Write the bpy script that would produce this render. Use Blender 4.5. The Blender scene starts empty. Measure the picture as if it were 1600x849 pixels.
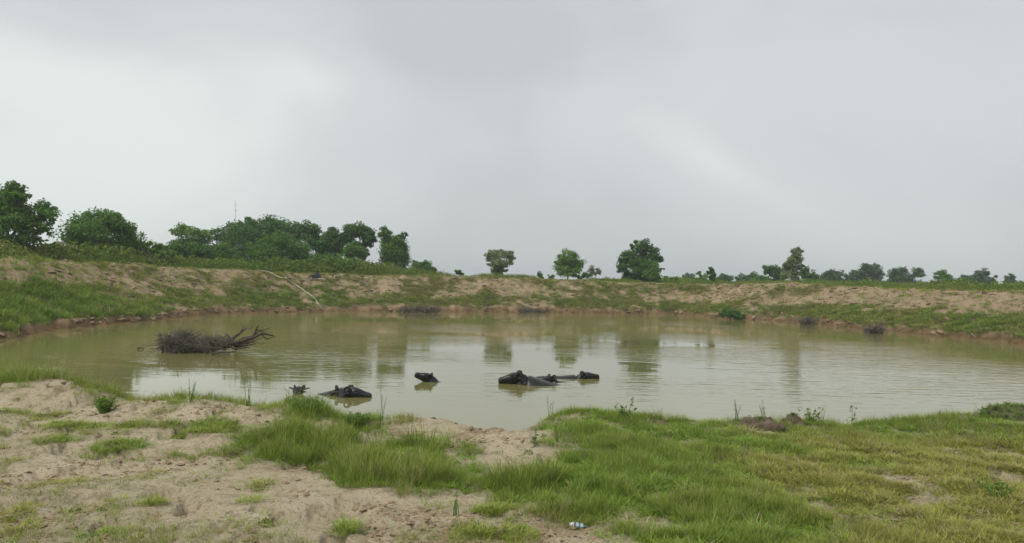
import bpy, math, random
import numpy as np
from mathutils import Matrix, Vector
R = math.radians
rnd = random.Random(7)
rng = np.random.default_rng(11)
sc = bpy.context.scene
COL = sc.collection

# ------------------------------------------------------------------ camera
F = 1200.0                        # focal length in photo pixels (photo 1600 wide)
EYE = Vector((0, 0, 2.7))         # above the pond surface (z = 0)
cam_d = bpy.data.cameras.new('camera')
cam_d.sensor_fit = 'HORIZONTAL'
cam_d.sensor_width = 36.0
cam_d.lens = 36.0 * F / 1600.0
cam_d.clip_start = 0.05
cam_d.clip_end = 8000
cam = bpy.data.objects.new('camera', cam_d)
COL.objects.link(cam)
CM = Matrix.Translation(EYE) @ Matrix.Rotation(R(90.85), 4, 'X') @ Matrix.Rotation(R(1.2), 4, 'Z')
cam.matrix_world = CM
sc.camera = cam

# ------------------------------------------------------------------ world: overcast sky
SUN_EL, SUN_AZ = 56.0, -125.0      # azimuth from the view direction (+Y), negative = left
world = bpy.data.worlds.new('World')
sc.world = world
world.use_nodes = True
wt = world.node_tree
wt.nodes.clear()
def wn(t, **kw):
    n = wt.nodes.new(t)
    for k, v in kw.items():
        setattr(n, k, v)
    return n
w_out = wn('ShaderNodeOutputWorld')
w_bg = wn('ShaderNodeBackground')
w_bg.inputs['Strength'].default_value = 0.1
w_sky = wn('ShaderNodeTexSky', sky_type='NISHITA')
w_sky.sun_disc = False
w_sky.sun_elevation = R(SUN_EL)
w_sky.sun_rotation = R(SUN_AZ)
w_sky.air_density = 1.0
w_sky.dust_density = 3.0
w_tc = wn('ShaderNodeTexCoord')
w_map = wn('ShaderNodeMapping')
w_map.inputs['Location'].default_value = (-13.1, -15.8, -11.4)
w_map.inputs['Scale'].default_value = (1.0, 1.0, 1.9)
w_n1 = wn('ShaderNodeTexNoise')
w_n1.inputs['Scale'].default_value = 1.7
w_n1.inputs['Detail'].default_value = 5.0
w_n1.inputs['Roughness'].default_value = 0.42
w_n1.inputs['Distortion'].default_value = 0.35
w_ramp = wn('ShaderNodeValToRGB')
w_ramp.color_ramp.interpolation = 'EASE'
e = w_ramp.color_ramp.elements
e[0].position = 0.345; e[0].color = (0.405, 0.423, 0.430, 1)
e[1].position = 0.65; e[1].color = (0.57, 0.607, 0.590, 1)
m = e.new(0.5); m.color = (0.465, 0.492, 0.492, 1)
w_mul = wn('ShaderNodeMix', data_type='RGBA', blend_type='MULTIPLY')
w_mul.inputs[0].default_value = 1.0
w_mul.inputs[7].default_value = (10, 10, 10, 1)
w_mix = wn('ShaderNodeMix', data_type='RGBA')
w_mix.inputs[0].default_value = 0.96
L = wt.links.new
L(w_tc.outputs['Generated'], w_map.inputs['Vector'])
L(w_map.outputs['Vector'], w_n1.inputs['Vector'])
L(w_n1.outputs['Fac'], w_ramp.inputs['Fac'])
L(w_ramp.outputs['Color'], w_mul.inputs[6])
L(w_sky.outputs['Color'], w_mix.inputs[6])
L(w_mul.outputs[2], w_mix.inputs[7])
L(w_mix.outputs[2], w_bg.inputs['Color'])
L(w_bg.outputs['Background'], w_out.inputs['Surface'])

# ------------------------------------------------------------------ sun behind the cloud
sun_d = bpy.data.lights.new('sun', 'SUN')
sun_d.energy = 1.5
sun_d.angle = R(22)
sun_d.color = (1.0, 0.96, 0.88)
sun = bpy.data.objects.new('sun', sun_d)
COL.objects.link(sun)
sdir = Vector((math.sin(R(SUN_AZ)) * math.cos(R(SUN_EL)), math.cos(R(SUN_AZ)) * math.cos(R(SUN_EL)), math.sin(R(SUN_EL))))
sun.rotation_euler = sdir.to_track_quat('Z', 'Y').to_euler()
sun.location = (-20, 10, 60)

sc.view_settings.view_transform = 'Standard'
sc.view_settings.look = 'None'
sc.view_settings.exposure = 0.52
sc.view_settings.gamma = 1.0
sc.view_settings.use_curve_mapping = False
sc.cycles.use_denoising = True
sc.cycles.max_bounces = 6
sc.cycles.transparent_max_bounces = 8

# ------------------------------------------------------------------ helpers
def ray(px, py):
    v = Vector(((px - 800) / F, -(py - 424.5) / F, -1.0))
    return (CM.to_3x3() @ v)
def at_z(px, py, z=0.0):
    r = ray(px, py)
    return EYE + r * ((z - EYE.z) / r.z)
def at_y(px, py, y):
    r = ray(px, py)
    return EYE + r * (y / r.y)

def _hash(ix, iy, seed):
    h = (ix.astype(np.int64) * 374761393 + iy.astype(np.int64) * 668265263 + seed * 974634541) & 0xffffffff
    h = ((h ^ (h >> 13)) * 1274126177) & 0xffffffff
    h = (h ^ (h >> 16)) & 0xffffffff
    return h / 4294967295.0
def vnoise(x, y, seed=0):
    ix = np.floor(x); iy = np.floor(y)
    fx = x - ix; fy = y - iy
    fx = fx * fx * fx * (fx * (fx * 6 - 15) + 10); fy = fy * fy * fy * (fy * (fy * 6 - 15) + 10)
    a = _hash(ix, iy, seed); b = _hash(ix + 1, iy, seed)
    c = _hash(ix, iy + 1, seed); d = _hash(ix + 1, iy + 1, seed)
    return (a + (b - a) * fx) * (1 - fy) + (c + (d - c) * fx) * fy
def fbm(x, y, seed=0, oct=4, gain=0.5):
    s = 0.0; amp = 1.0; tot = 0.0
    for o in range(oct):
        s = s + amp * vnoise(x * (0.8 * 2 ** o) + 17.3 * o + 0.6 * y, y * (0.8 * 2 ** o) - 9.1 * o - 0.6 * x, seed + o)
        tot += amp; amp *= gain
    return s / tot                      # 0..1
def sstep(a, b, v):
    t = np.clip((v - a) / (b - a), 0, 1)
    return t * t * (3 - 2 * t)

def link(o, parent=None):
    COL.objects.link(o)
    if parent is not None:
        o.parent = parent
    return o
def tag(o, label=None, cat=None, group=None, kind=None):
    if label: o['label'] = label
    if cat: o['category'] = cat
    if group: o['group'] = group
    if kind: o['kind'] = kind
    return o
def empty(name, loc):
    o = bpy.data.objects.new(name, None)
    o.empty_display_size = 0.3
    COL.objects.link(o)
    o.location = loc
    return o
def quick_mesh(name, verts, faces, smooth=False):
    """verts (N,3); faces (M,k) array of one size"""
    me = bpy.data.meshes.new(name)
    verts = np.asarray(verts, dtype=np.float32); faces = np.asarray(faces, dtype=np.int32)
    k = faces.shape[1]
    me.vertices.add(len(verts)); me.vertices.foreach_set('co', verts.ravel())
    me.loops.add(faces.size); me.loops.foreach_set('vertex_index', faces.ravel())
    me.polygons.add(len(faces))
    me.polygons.foreach_set('loop_start', np.arange(0, faces.size, k, dtype=np.int32))
    me.polygons.foreach_set('use_smooth', np.full(len(faces), smooth))
    me.update(calc_edges=True)
    return me
class MB:
    """collects lofts and polygons into one mesh"""
    def __init__(s): s.v = []; s.f = []
    def tube(s, pts, rad, n=6, cap=True):
        pts = [Vector(p) for p in pts]
        if not hasattr(rad, '__len__'): rad = [rad] * len(pts)
        base = len(s.v)
        up = Vector((0.13, 0.21, 1)).normalized()
        for i, p in enumerate(pts):
            t = (pts[min(i + 1, len(pts) - 1)] - pts[max(i - 1, 0)])
            t = t.normalized() if t.length > 1e-9 else Vector((0, 0, 1))
            a = t.cross(up)
            if a.length < 1e-3: a = t.cross(Vector((1, 0, 0)))
            a.normalize(); b = t.cross(a)
            for k in range(n):
                th = 2 * math.pi * k / n
                s.v.append(p + (a * math.cos(th) + b * math.sin(th)) * rad[i])
        for i in range(len(pts) - 1):
            for k in range(n):
                k2 = (k + 1) % n
                s.f.append((base + i * n + k, base + i * n + k2, base + (i + 1) * n + k2, base + (i + 1) * n + k))
        if cap:
            s.f.append(tuple(base + k for k in range(n))[::-1])
            s.f.append(tuple(base + (len(pts) - 1) * n + k for k in range(n)))
    def loft(s, rings, closed_ends=True):
        base = len(s.v); n = len(rings[0])
        for r in rings: s.v += [Vector(p) for p in r]
        for i in range(len(rings) - 1):
            for k in range(n):
                k2 = (k + 1) % n
                s.f.append((base + i * n + k, base + i * n + k2, base + (i + 1) * n + k2, base + (i + 1) * n + k))
        if closed_ends:
            s.f.append(tuple(base + k for k in range(n))[::-1])
            s.f.append(tuple(base + (len(rings) - 1) * n + k for k in range(n)))
    def poly(s, pts):
        base = len(s.v); s.v += [Vector(p) for p in pts]; s.f.append(tuple(range(base, base + len(pts))))
    def build(s, name, mat, parent=None, smooth=True):
        me = bpy.data.meshes.new(name)
        me.from_pydata([tuple(v) for v in s.v], [], s.f)
        if smooth:
            me.polygons.foreach_set('use_smooth', [True] * len(me.polygons))
        me.update()
        o = bpy.data.objects.new(name, me)
        if mat: me.materials.append(mat)
        return link(o, parent)

# ------------------------------------------------------------------ materials
def new_mat(name):
    m = bpy.data.materials.new(name); m.use_nodes = True
    nt = m.node_tree
    b = nt.nodes['Principled BSDF']
    return m, nt, b
def simple(name, col, rough=0.8, var=0.25, scale=8.0, bump=0.0, spec=0.3):
    m, nt, b = new_mat(name)
    tc = nt.nodes.new('ShaderNodeTexCoord')
    n = nt.nodes.new('ShaderNodeTexNoise'); n.inputs['Scale'].default_value = scale; n.inputs['Detail'].default_value = 5
    nt.links.new(tc.outputs['Object'], n.inputs['Vector'])
    r = nt.nodes.new('ShaderNodeValToRGB')
    r.color_ramp.elements[0].position = 0.3; r.color_ramp.elements[1].position = 0.7
    r.color_ramp.elements[0].color = tuple(c * (1 - var) for c in col) + (1,)
    r.color_ramp.elements[1].color = tuple(min(1, c * (1 + var)) for c in col) + (1,)
    nt.links.new(n.outputs['Fac'], r.inputs['Fac'])
    nt.links.new(r.outputs['Color'], b.inputs['Base Color'])
    b.inputs['Roughness'].default_value = rough
    b.inputs['Specular IOR Level'].default_value = spec
    if bump:
        bp = nt.nodes.new('ShaderNodeBump'); bp.inputs['Strength'].default_value = bump; bp.inputs['Distance'].default_value = 0.02
        nt.links.new(n.outputs['Fac'], bp.inputs['Height']); nt.links.new(bp.outputs['Normal'], b.inputs['Normal'])
    return m
def leaf_mat(name, col, trans=0.25, var=0.35, tint=False, noise_scale=0.9):
    """diffuse + translucent leaf; colour varies leaf by leaf and clump by clump"""
    m = bpy.data.materials.new(name); m.use_nodes = True
    nt = m.node_tree; nt.nodes.clear()
    out = nt.nodes.new('ShaderNodeOutputMaterial')
    p = nt.nodes.new('ShaderNodeBsdfPrincipled'); p.inputs['Roughness'].default_value = 0.65
    p.inputs['Specular IOR Level'].default_value = 0.12
    t = nt.nodes.new('ShaderNodeBsdfTranslucent')
    mx = nt.nodes.new('ShaderNodeMixShader'); mx.inputs[0].default_value = trans
    geo = nt.nodes.new('ShaderNodeNewGeometry')
    tc = nt.nodes.new('ShaderNodeTexCoord')
    nz = nt.nodes.new('ShaderNodeTexNoise'); nz.inputs['Scale'].default_value = noise_scale; nz.inputs['Detail'].default_value = 3
    nt.links.new(tc.outputs['Object'], nz.inputs['Vector'])
    add = nt.nodes.new('ShaderNodeMath'); add.operation = 'ADD'
    nt.links.new(geo.outputs['Random Per Island'], add.inputs[0]); nt.links.new(nz.outputs['Fac'], add.inputs[1])
    mr = nt.nodes.new('ShaderNodeMapRange')
    mr.inputs['From Min'].default_value = 0.2; mr.inputs['From Max'].default_value = 1.8
    mr.inputs['To Min'].default_value = 1 - var; mr.inputs['To Max'].default_value = 1 + var
    nt.links.new(add.outputs[0], mr.inputs['Value'])
    mul = nt.nodes.new('ShaderNodeVectorMath'); mul.operation = 'SCALE'
    if tint:
        at = nt.nodes.new('ShaderNodeAttribute'); at.attribute_type = 'INSTANCER'; at.attribute_name = 'tint'
        nt.links.new(at.outputs['Color'], mul.inputs[0])
    else:
        rgb = nt.nodes.new('ShaderNodeRGB'); rgb.outputs[0].default_value = tuple(col) + (1,)
        nt.links.new(rgb.outputs[0], mul.inputs[0])
    nt.links.new(mr.outputs['Result'], mul.inputs['Scale'])
    nt.links.new(mul.outputs[0], p.inputs['Base Color'])
    nt.links.new(mul.outputs[0], t.inputs['Color'])
    nt.links.new(p.outputs[0], mx.inputs[1]); nt.links.new(t.outputs[0], mx.inputs[2])
    nt.links.new(mx.outputs[0], out.inputs['Surface'])
    return m

M = {}
M['bark'] = simple('bark', (0.10, 0.075, 0.055), 0.9, 0.35, 6.0, 0.4)
M['bark_pale'] = simple('bark_pale', (0.36, 0.33, 0.29), 0.9, 0.3, 6.0, 0.3)
M['limewash'] = simple('limewash', (0.75, 0.74, 0.70), 0.9, 0.08, 8.0)
M['deadwood'] = simple('deadwood', (0.085, 0.065, 0.05), 0.9, 0.4, 5.0, 0.4)
M['twigs'] = simple('twigs', (0.13, 0.115, 0.09), 0.9, 0.4, 3.0)
M['hide'] = simple('hide', (0.010, 0.0095, 0.0095), 0.36, 0.5, 9.0, 0.45, 0.34)
M['horn'] = simple('horn', (0.02, 0.018, 0.017), 0.5, 0.3, 18.0, 0.2, 0.35)
M['eye'] = simple('eye', (0.006, 0.005, 0.005), 0.12, 0.1, 5.0, 0, 0.6)
M['pipe'] = simple('pipe', (0.52, 0.50, 0.43), 0.55, 0.15, 3.0)
M['black_rubber'] = simple('black_rubber', (0.02, 0.02, 0.022), 0.6, 0.4, 9.0, 0.3)
M['stick'] = simple('stick', (0.52, 0.47, 0.38), 0.85, 0.2, 6.0)
M['mast'] = simple('mast', (0.14, 0.15, 0.16), 0.7, 0.1, 2.0)
M['clod'] = simple('clod', (0.24, 0.18, 0.12), 0.95, 0.5, 7.0, 0.8)
M['clod_dark'] = simple('clod_dark', (0.115, 0.085, 0.058), 0.95, 0.5, 9.0, 0.8)
M['mound'] = simple('mound', (0.085, 0.088, 0.042), 0.95, 0.5, 14.0, 0.9)
M['soil_crumb'] = simple('soil_crumb', (0.26, 0.19, 0.12), 0.95, 0.4, 20.0)
M['leaf_dark'] = leaf_mat('leaf_dark', (0.086, 0.180, 0.042))
M['leaf_mid'] = leaf_mat('leaf_mid', (0.115, 0.225, 0.046))
M['leaf_light'] = leaf_mat('leaf_light', (0.165, 0.285, 0.058))
M['leaf_far'] = leaf_mat('leaf_far', (0.084, 0.160, 0.060))
M['leaf_pale'] = leaf_mat('leaf_pale', (0.23, 0.29, 0.14))
M['leaf_dry'] = leaf_mat('leaf_dry', (0.27, 0.27, 0.19))
M['leaf_fresh'] = leaf_mat('leaf_fresh', (0.165, 0.250, 0.052), 0.3)
M['grass'] = leaf_mat('grass', (0.1, 0.2, 0.04), 0.3, 0.4, tint=True)

# ------------------------------------------------------------------ pond outline
far_px = [(1800, 575), (1680, 552), (1600, 538), (1560, 533), (1480, 526), (1400, 519), (1320, 512), (1260, 505), (1200, 501), (1130, 498),
          (1075, 493), (1040, 491), (960, 490), (850, 488.5), (720, 487.5), (610, 487), (500, 487.5), (380, 489.5), (290, 495), (215, 504),
          (130, 511), (60, 521), (0, 531), (-60, 545)]
outline = [(at_z(x, y).x, at_z(x, y).y) for x, y in far_px]
outline += [(-17.8, 22.5), (-15.2, 18.8), (-12.4, 16.0), (-9.4, 13.9), (-7.0, 12.9), (-6.0, 12.7), (-4.85, 12.2), (-3.75, 11.8), (-2.4, 11.3),
            (-1.5, 11.3), (-0.9, 11.7), (0.2, 11.6), (2.0, 11.4), (4.0, 11.4), (6.5, 12.0), (9.2, 12.7), (13.5, 13.2), (18.5, 15.5), (22.5, 20.5)]
def catmull(P, k=4):
    out = []
    n = len(P)
    for i in range(n):
        p0, p1, p2, p3 = [np.array(P[(i + j - 1) % n]) for j in range(4)]
        for a in range(k):
            t = a / k
            out.append(0.5 * ((2 * p1) + (-p0 + p2) * t + (2 * p0 - 5 * p1 + 4 * p2 - p3) * t * t + (-p0 + 3 * p1 - 3 * p2 + p3) * t ** 3))
    return np.array(out)
SH = catmull(outline, 3)
SA = SH; SB = np.roll(SH, -1, axis=0)
SEGL = np.linalg.norm(SB - SA, axis=1)
SARC = np.concatenate([[0], np.cumsum(SEGL)[:-1]])
def shore(x, y):
    """signed distance to the waterline (inland positive) and arc length of the nearest point"""
    x = np.asarray(x, float); y = np.asarray(y, float)
    best = np.full(x.shape, 1e18); arc = np.zeros(x.shape); inside = np.zeros(x.shape, bool)
    for (ax, ay), (bx, by), l, s in zip(SA, SB, SEGL, SARC):
        dx, dy = bx - ax, by - ay
        t = np.clip(((x - ax) * dx + (y - ay) * dy) / (l * l), 0, 1)
        q = (x - ax - t * dx) ** 2 + (y - ay - t * dy) ** 2
        mk = q < best
        best = np.where(mk, q, best); arc = np.where(mk, s + t * l, arc)
        if ay != by:
            c = ((ay > y) != (by > y)) & (x < (bx - ax) * (y - ay) / (by - ay) + ax)
            inside ^= c
    d = np.sqrt(best)
    return np.where(inside, -d, d), arc

PLAIN = 2.45
def gauss(x, y, cx, cy, sx, sy):
    return np.exp(-(((x - cx) / sx) ** 2 + ((y - cy) / sy) ** 2))
def crest_height(x, y):
    zc = 3.45 - 0.0135 * np.clip(x + 22, 0, 40) - 0.28 * gauss(x, y, -19, 70, 12, 14)           # the left dyke stands highest
    zc = zc - 0.10 * sstep(10, 25, x) + 0.05 * (fbm(x * 0.25, y * 0.25, 31, 3) - 0.5)
    zc = zc + 0.35 * gauss(x, y, 24.5, 72, 6, 7)          # spoil heap on the right dyke
    return zc
def terrain(x, y, full=False):
    x = np.asarray(x, float); y = np.asarray(y, float)
    d0, s = shore(x, y)
    far = sstep(15, 28, y)                                # 0 = camera side, 1 = dyke side
    d = d0 + (fbm(x * 0.9, y * 0.9, 3, 4) - 0.5) * (0.7 + 0.9 * far) * np.exp(-np.abs(d0) / 6)
    zn = np.interp(d, [-8, -1, 0, 0.3, 0.9, 1.7, 4, 8, 30], [-1.6, -0.35, 0, 0.28, 0.72, 0.97, 1.05, 1.12, 1.15])
    zc = crest_height(x, y)
    lip = 0.20 + 0.26 * fbm(s * 0.12, 0 * s, 41, 3)
    bank = np.interp(d, [2.4, 4.4, 6.4, 7.2], [0.0, 0.42, 0.90, 1.0])
    zf = np.where(d < 0.35, np.interp(d, [-8, -1, 0], [-1.6, -0.4, 0]) + lip * np.clip(d / 0.35, 0, 1),
                  lip + (1.0 - lip) * np.clip((d - 0.35) / 2.05, 0, 1) + (zc - 1.0) * bank)
    zf = zf + (PLAIN - zf) * sstep(10.2, 15.5, d)
    # relief of the dyke face: run-off rills, slumps, lumps
    face = sstep(0.6, 2.6, d) * (1 - sstep(6.8, 8.5, d))
    rill = fbm(s * 1.1 + d * 0.55, d * 0.22, 51, 3) - 0.5
    zf = zf + face * (0.42 * rill + 0.32 * (fbm(x * 1.6, y * 1.6, 61, 4, 0.65) - 0.5) + 0.18 * (fbm(s * 0.35, d * 0.2, 71, 2) - 0.5))
    zf = zf + sstep(0.1, 0.5, d) * (1 - sstep(1.2, 2.6, d)) * (0.30 * (fbm(x * 1.3, y * 1.3, 81, 3) - 0.5) + 0.22 * (fbm(x * 5, y * 5, 82, 3, 0.6) - 0.5))
    z = zn + (zf - zn) * far
    near = 1 - far
    land = sstep(-0.2, 0.6, d)
    # camera side: sand ridges along the shore, trampled hollows, a cattle path down to the water
    ridge = np.exp(-((d - 2.1) / 0.7) ** 2) * sstep(0.3, -1.2, x)
    z = z + near * land * (ridge * (0.02 + 0.26 * fbm(x * 0.8, y * 0.8, 91, 3)))
    z = z + near * land * (0.16 * (fbm(x * 0.55, y * 0.55, 5, 3) - 0.5) + 0.075 * (fbm(x * 2.6, y * 2.6, 15, 3) - 0.5) + 0.042 * (fbm(x * 8, y * 8, 25, 3, 0.6) - 0.5))
    z = z + near * land * (0.16 * gauss(x, y, 0.75, 9.9, 0.9, 0.9) + 0.10 * gauss(x, y, 6.6, 10.2, 1.6, 1.0) - 0.10 * gauss(x, y, -1.7, 9.6, 0.6, 0.8) + 0.20 * gauss(x, y, -2.6, 9.9, 0.45, 0.5))
    hoof = vnoise(x * 5.5 + 0.4 * y, y * 6.5, 35) * vnoise(x * 3.1, y * 2.9, 36)
    z = z - near * land * 0.085 * sstep(0.36, 0.50, hoof)
    tt = np.clip((11.7 - y) / 3.4, 0, 1)
    gx = -0.95 + 1.15 * tt
    gully = np.exp(-((x - gx) / (0.85 - 0.25 * tt)) ** 2) * (1 - sstep(0.35, 1.0, tt)) * sstep(-0.4, 0.2, d)
    z = z - near * gully * np.clip(z - 0.22, 0, 1) * 0.78
    if full:
        return z, d, s, far, gully
    return z
def ground_at(x, y):
    return float(terrain(np.array([x]), np.array([y]))[0])
def on_ground(px, py, z0=1.05):
    """world point on the near ground under a photo pixel"""
    r = ray(px, py); r = r / r.y
    ys = np.arange(3.0, 13.0, 0.02)
    z = terrain(r.x * ys, ys); hit = z >= EYE.z + r.z * ys
    k = int(np.argmax(hit)) if hit.any() else int(np.argmin(np.abs(z - EYE.z - r.z * ys)))
    return Vector((r.x * ys[k], ys[k], float(z[k])))

# ------------------------------------------------------------------ where grass grows (world space)
def poly_sd(x, y, P):
    best = np.full(x.shape, 1e18); ins = np.zeros(x.shape, bool)
    n = len(P)
    for i in range(n):
        ax, ay = P[i]; bx, by = P[(i + 1) % n]
        dx, dy = bx - ax, by - ay
        t = np.clip(((x - ax) * dx + (y - ay) * dy) / (dx * dx + dy * dy + 1e-12), 0, 1)
        best = np.minimum(best, (x - ax - t * dx) ** 2 + (y - ay - t * dy) ** 2)
        if ay != by:
            ins ^= ((ay > y) != (by > y)) & (x < (bx - ax) * (y - ay) / (by - ay) + ax)
    return np.where(ins, np.sqrt(best), -np.sqrt(best))
def world_poly(pts, z=1.05):
    return [(at_z(a, b, z).x, at_z(a, b, z).y) for a, b in pts]
MEADOW = world_poly([(300, 705), (320, 690), (400, 676), (470, 668), (560, 680), (650, 690), (700, 694), (760, 700), (800, 730), (850, 722), (872, 700), (845, 684), (835, 655),
                     (990, 654), (1140, 662), (1400, 656), (1760, 656), (1900, 900), (1080, 900), (1010, 838), (960, 822), (860, 815), (760, 792), (640, 772), (520, 768),
                     (470, 748), (478, 725), (400, 716)])
LONG = world_poly([(340, 690), (470, 660), (620, 680), (740, 690), (800, 730), (900, 740), (1000, 775), (1010, 815), (880, 812), (760, 790), (640, 770), (500, 765), (478, 735), (400, 712)])
# px centre, half sizes in photo px, density, height, yellowness
PATCH = [(18, 641, 30, 8, .7, .06, .3), (81, 641, 30, 9, .7, .06, .3), (46, 656, 22, 9, .6, .06, .3), (113, 668, 62, 11, .9, .06, .25), (208, 668, 30, 7, .8, .06, .3),
         (246, 631, 20, 9, .5, .06, .4), (260, 650, 26, 7, .7, .06, .3), (278, 643, 14, 7, .7, .07, .2), (310, 640, 14, 6, .6, .06, .3), (260, 668, 28, 7, .8, .07, .2),
         (296, 671, 26, 10, .9, .08, .1), (84, 694, 30, 9, .8, .06, .2), (183, 698, 42, 11, .85, .07, .15), (151, 708, 16, 7, .8, .08, .1), (7, 684, 18, 10, .7, .06, .1),
         (342, 668, 50, 14, .8, .08, .3), (436, 664, 18, 8, .8, .07, .2), (419, 645, 24, 9, .7, .08, .2), (10, 726, 26, 14, .45, .05, .8), (105, 758, 44, 12, .45, .05, .9),
         (225, 747, 26, 12, .3, .05, .8), (243, 798, 26, 9, .7, .06, .45), (21, 810, 34, 16, .55, .06, .8), (25, 838, 20, 16, .7, .06, .8), (408, 765, 14, 10, .6, .08, .7),
         (391, 800, 22, 9, .45, .05, .6), (140, 790, 54, 14, .3, .05, .9), (176, 790, 24, 8, .4, .05, .6), (544, 840, 16, 12, .8, .07, .2), (769, 806, 34, 12, .8, .07, .25),
         (744, 843, 30, 10, .8, .07, .3), (800, 845, 40, 10, .7, .07, .4), (628, 664, 34, 10, .6, .14, .85), (55, 763, 30, 10, .4, .05, .7), (700, 800, 30, 6, .3, .05, .5),
         (560, 665, 60, 14, .8, .12, .2), (482, 646, 40, 20, .98, .20, .12), (160, 680, 60, 8, .4, .05, .4), (60, 612, 40, 6, .5, .06, .4)]
PW = []
for a, b, hx, hy, dn, hh, yl in PATCH:
    c = at_z(a, b, 1.05); ex = at_z(a + hx, b, 1.05); ey = at_z(a, b - hy, 1.05); ey2 = at_z(a, b + hy, 1.05)
    PW.append((c.x, c.y, abs(ex.x - c.x), (ey.y - ey2.y) / 2, dn, hh, yl))
BARE = [(1370, 752, 50, 7), (1450, 757, 36, 9), (1440, 785, 40, 8), (1565, 706, 45, 10), (1560, 745, 46, 9), (1330, 840, 30, 8), (1200, 672, 34, 5), (1290, 668, 30, 5),
        (1480, 700, 24, 5), (1500, 645, 40, 5), (1010, 830, 40, 10), (1270, 800, 24, 6), (1120, 760, 24, 6)]
BW = []
for a, b, hx, hy in BARE:
    c = at_z(a, b, 1.05); ex = at_z(a + hx, b, 1.05); ey = at_z(a, b - hy, 1.05); ey2 = at_z(a, b + hy, 1.05)
    BW.append((c.x, c.y, abs(ex.x - c.x), (ey.y - ey2.y) / 2))
def near_fields(x, y, d, gully):
    """grass density 0..1, blade height (m), yellowness 0..1 on the camera side"""
    n1 = fbm(x * 1.3, y * 1.3, 101, 4); n2 = fbm(x * 3.5, y * 3.5, 111, 3); n3 = fbm(x * 0.6, y * 0.6, 121, 3)
    sd = poly_sd(x, y, MEADOW) + (n1 - 0.5) * 1.3 + (n2 - 0.5) * 0.5
    ld = poly_sd(x, y, LONG) + (n1 - 0.5) * 0.5
    dens = sstep(-0.25, 0.5, sd) ** 1.2
    longm = sstep(-0.1, 0.5, ld)
    yel = sstep(1.6, 3.6, x + (n1 - 0.5) * 2.2) * sstep(10.0, 7.2, y + (n3 - 0.5) * 1.4)
    h = (0.088 + 0.066 * longm - 0.042 * yel) * np.clip(1 + 2.4 * (n2 - 0.5) + 1.2 * (n1 - 0.5), 0.5, 1.4)
    # the shore strip to the right of the cattle path and in tufts to the left
    right = sstep(0.35, 0.75, x - 0.1 * (n1 - 0.5)) * (1 - sstep(2.2, 3.4, d))
    left = sstep(-1.0, -1.5, x) * sstep(0.40, 0.52, n1 + 0.16 * np.exp(-((x + 2.4) / 0.9) ** 2) + 0.34 * sstep(-5.6, -6.6, x)) * (1 - sstep(1.5, 2.5 + 0.6 * sstep(-6, -7, x), d + 1.2 * (n1 - 0.5)))
    dens = np.maximum(dens, np.maximum(right, left * 0.95))
    h = np.where(left > 0.3, 0.15 + 0.14 * sstep(-5.8, -7.2, x), h)
    yel = np.where(sd < -0.2, 0.25, yel)
    for cx, cy, rx, ry, dn, hh, yl in PW:
        q = np.sqrt(((x - cx) / (rx * 1.05)) ** 2 + ((y - cy) / (ry * 1.05)) ** 2) + (n2 - 0.5) * 1.1 + (n1 - 0.5) * 0.6
        k = dn * (1.0 if yl < 0.5 else 0.6) * (1 - sstep(0.45, 1.05, q))
        up = k > dens
        dens = np.where(up, k, dens); h = np.where(up, hh, h); yel = np.where(up, yl, yel)
    for cx, cy, rx, ry in BW:
        q = np.sqrt(((x - cx) / (rx * 1.2)) ** 2 + ((y - cy) / (ry * 1.2)) ** 2) + (n2 - 0.5) * 1.2
        dens = dens * (0.12 + 0.88 * sstep(0.5, 1.2, q))
    dens = dens * (1 - 0.96 * sstep(0.35, 0.7, gully)) * sstep(0.02, 0.35, d)
    # thin sprouting on the sand
    dens = np.maximum(dens, 0.10 * sstep(0.48, 0.60, n1) * sstep(0.1, 0.5, d) * (1 - sstep(0.3, 0.6, gully)))
    yel = np.clip(0.85 * yel + 0.08 + 0.5 * (n3 - 0.5) + 0.9 * (n2 - 0.5) + 0.6 * (n1 - 0.5), 0, 1)
    dens = dens * np.clip(0.55 + 3.0 * (n2 - 0.35), 0.35, 1)
    return dens, h, yel
def bank_fields(x, y, d, s):
    n1 = fbm(s * 0.30 + d * 0.22, d * 0.30, 131, 4, 0.6); n2 = fbm(x * 0.7, y * 0.7, 141, 4); n3 = fbm(x * 2.0, y * 2.0, 151, 2)
    foot = np.exp(-((d - 2.0) / 1.0) ** 2)                              # the green bench above the eroded lip
    leftb = sstep(-15, -19, x) * sstep(54, 42, y)                       # lush lower half of the left dyke
    g = 0.55 * foot + 2.6 * (n1 - 0.455) + 0.8 * leftb * (1 - sstep(3.2, 5.4, d)) + 0.9 * (n3 - 0.5) + 1.2 * (n2 - 0.5) - 0.75 * leftb * sstep(3.8, 5.2, d) + 0.12
    rightb = sstep(14, 26, x)
    g = g + rightb * (0.35 * (1 - sstep(2.6, 4.0, d)) - 0.55 * sstep(3.4, 4.6, d))
    dens = sstep(0.02, 0.62, g) * sstep(0.30, 0.75, d + 0.8 * (n3 - 0.5))
    dens = np.maximum(dens, 0.14 * sstep(0.6, 1.2, d))
    dens = np.maximum(dens, 0.8 * sstep(0.40, 0.52, n2) * sstep(9.0, 10.0, d))
    dens = dens * (1 - 0.9 * np.exp(-((d - 8.2) / 0.7) ** 2))           # the trodden path on the crest
    h = 0.17 + 0.08 * foot + 0.16 * leftb
    yel = np.clip(0.36 + 1.5 * (n2 - 0.5) - 0.30 * leftb + 0.22 * sstep(3, 6, d), 0, 1)
    return dens, h, yel

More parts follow.
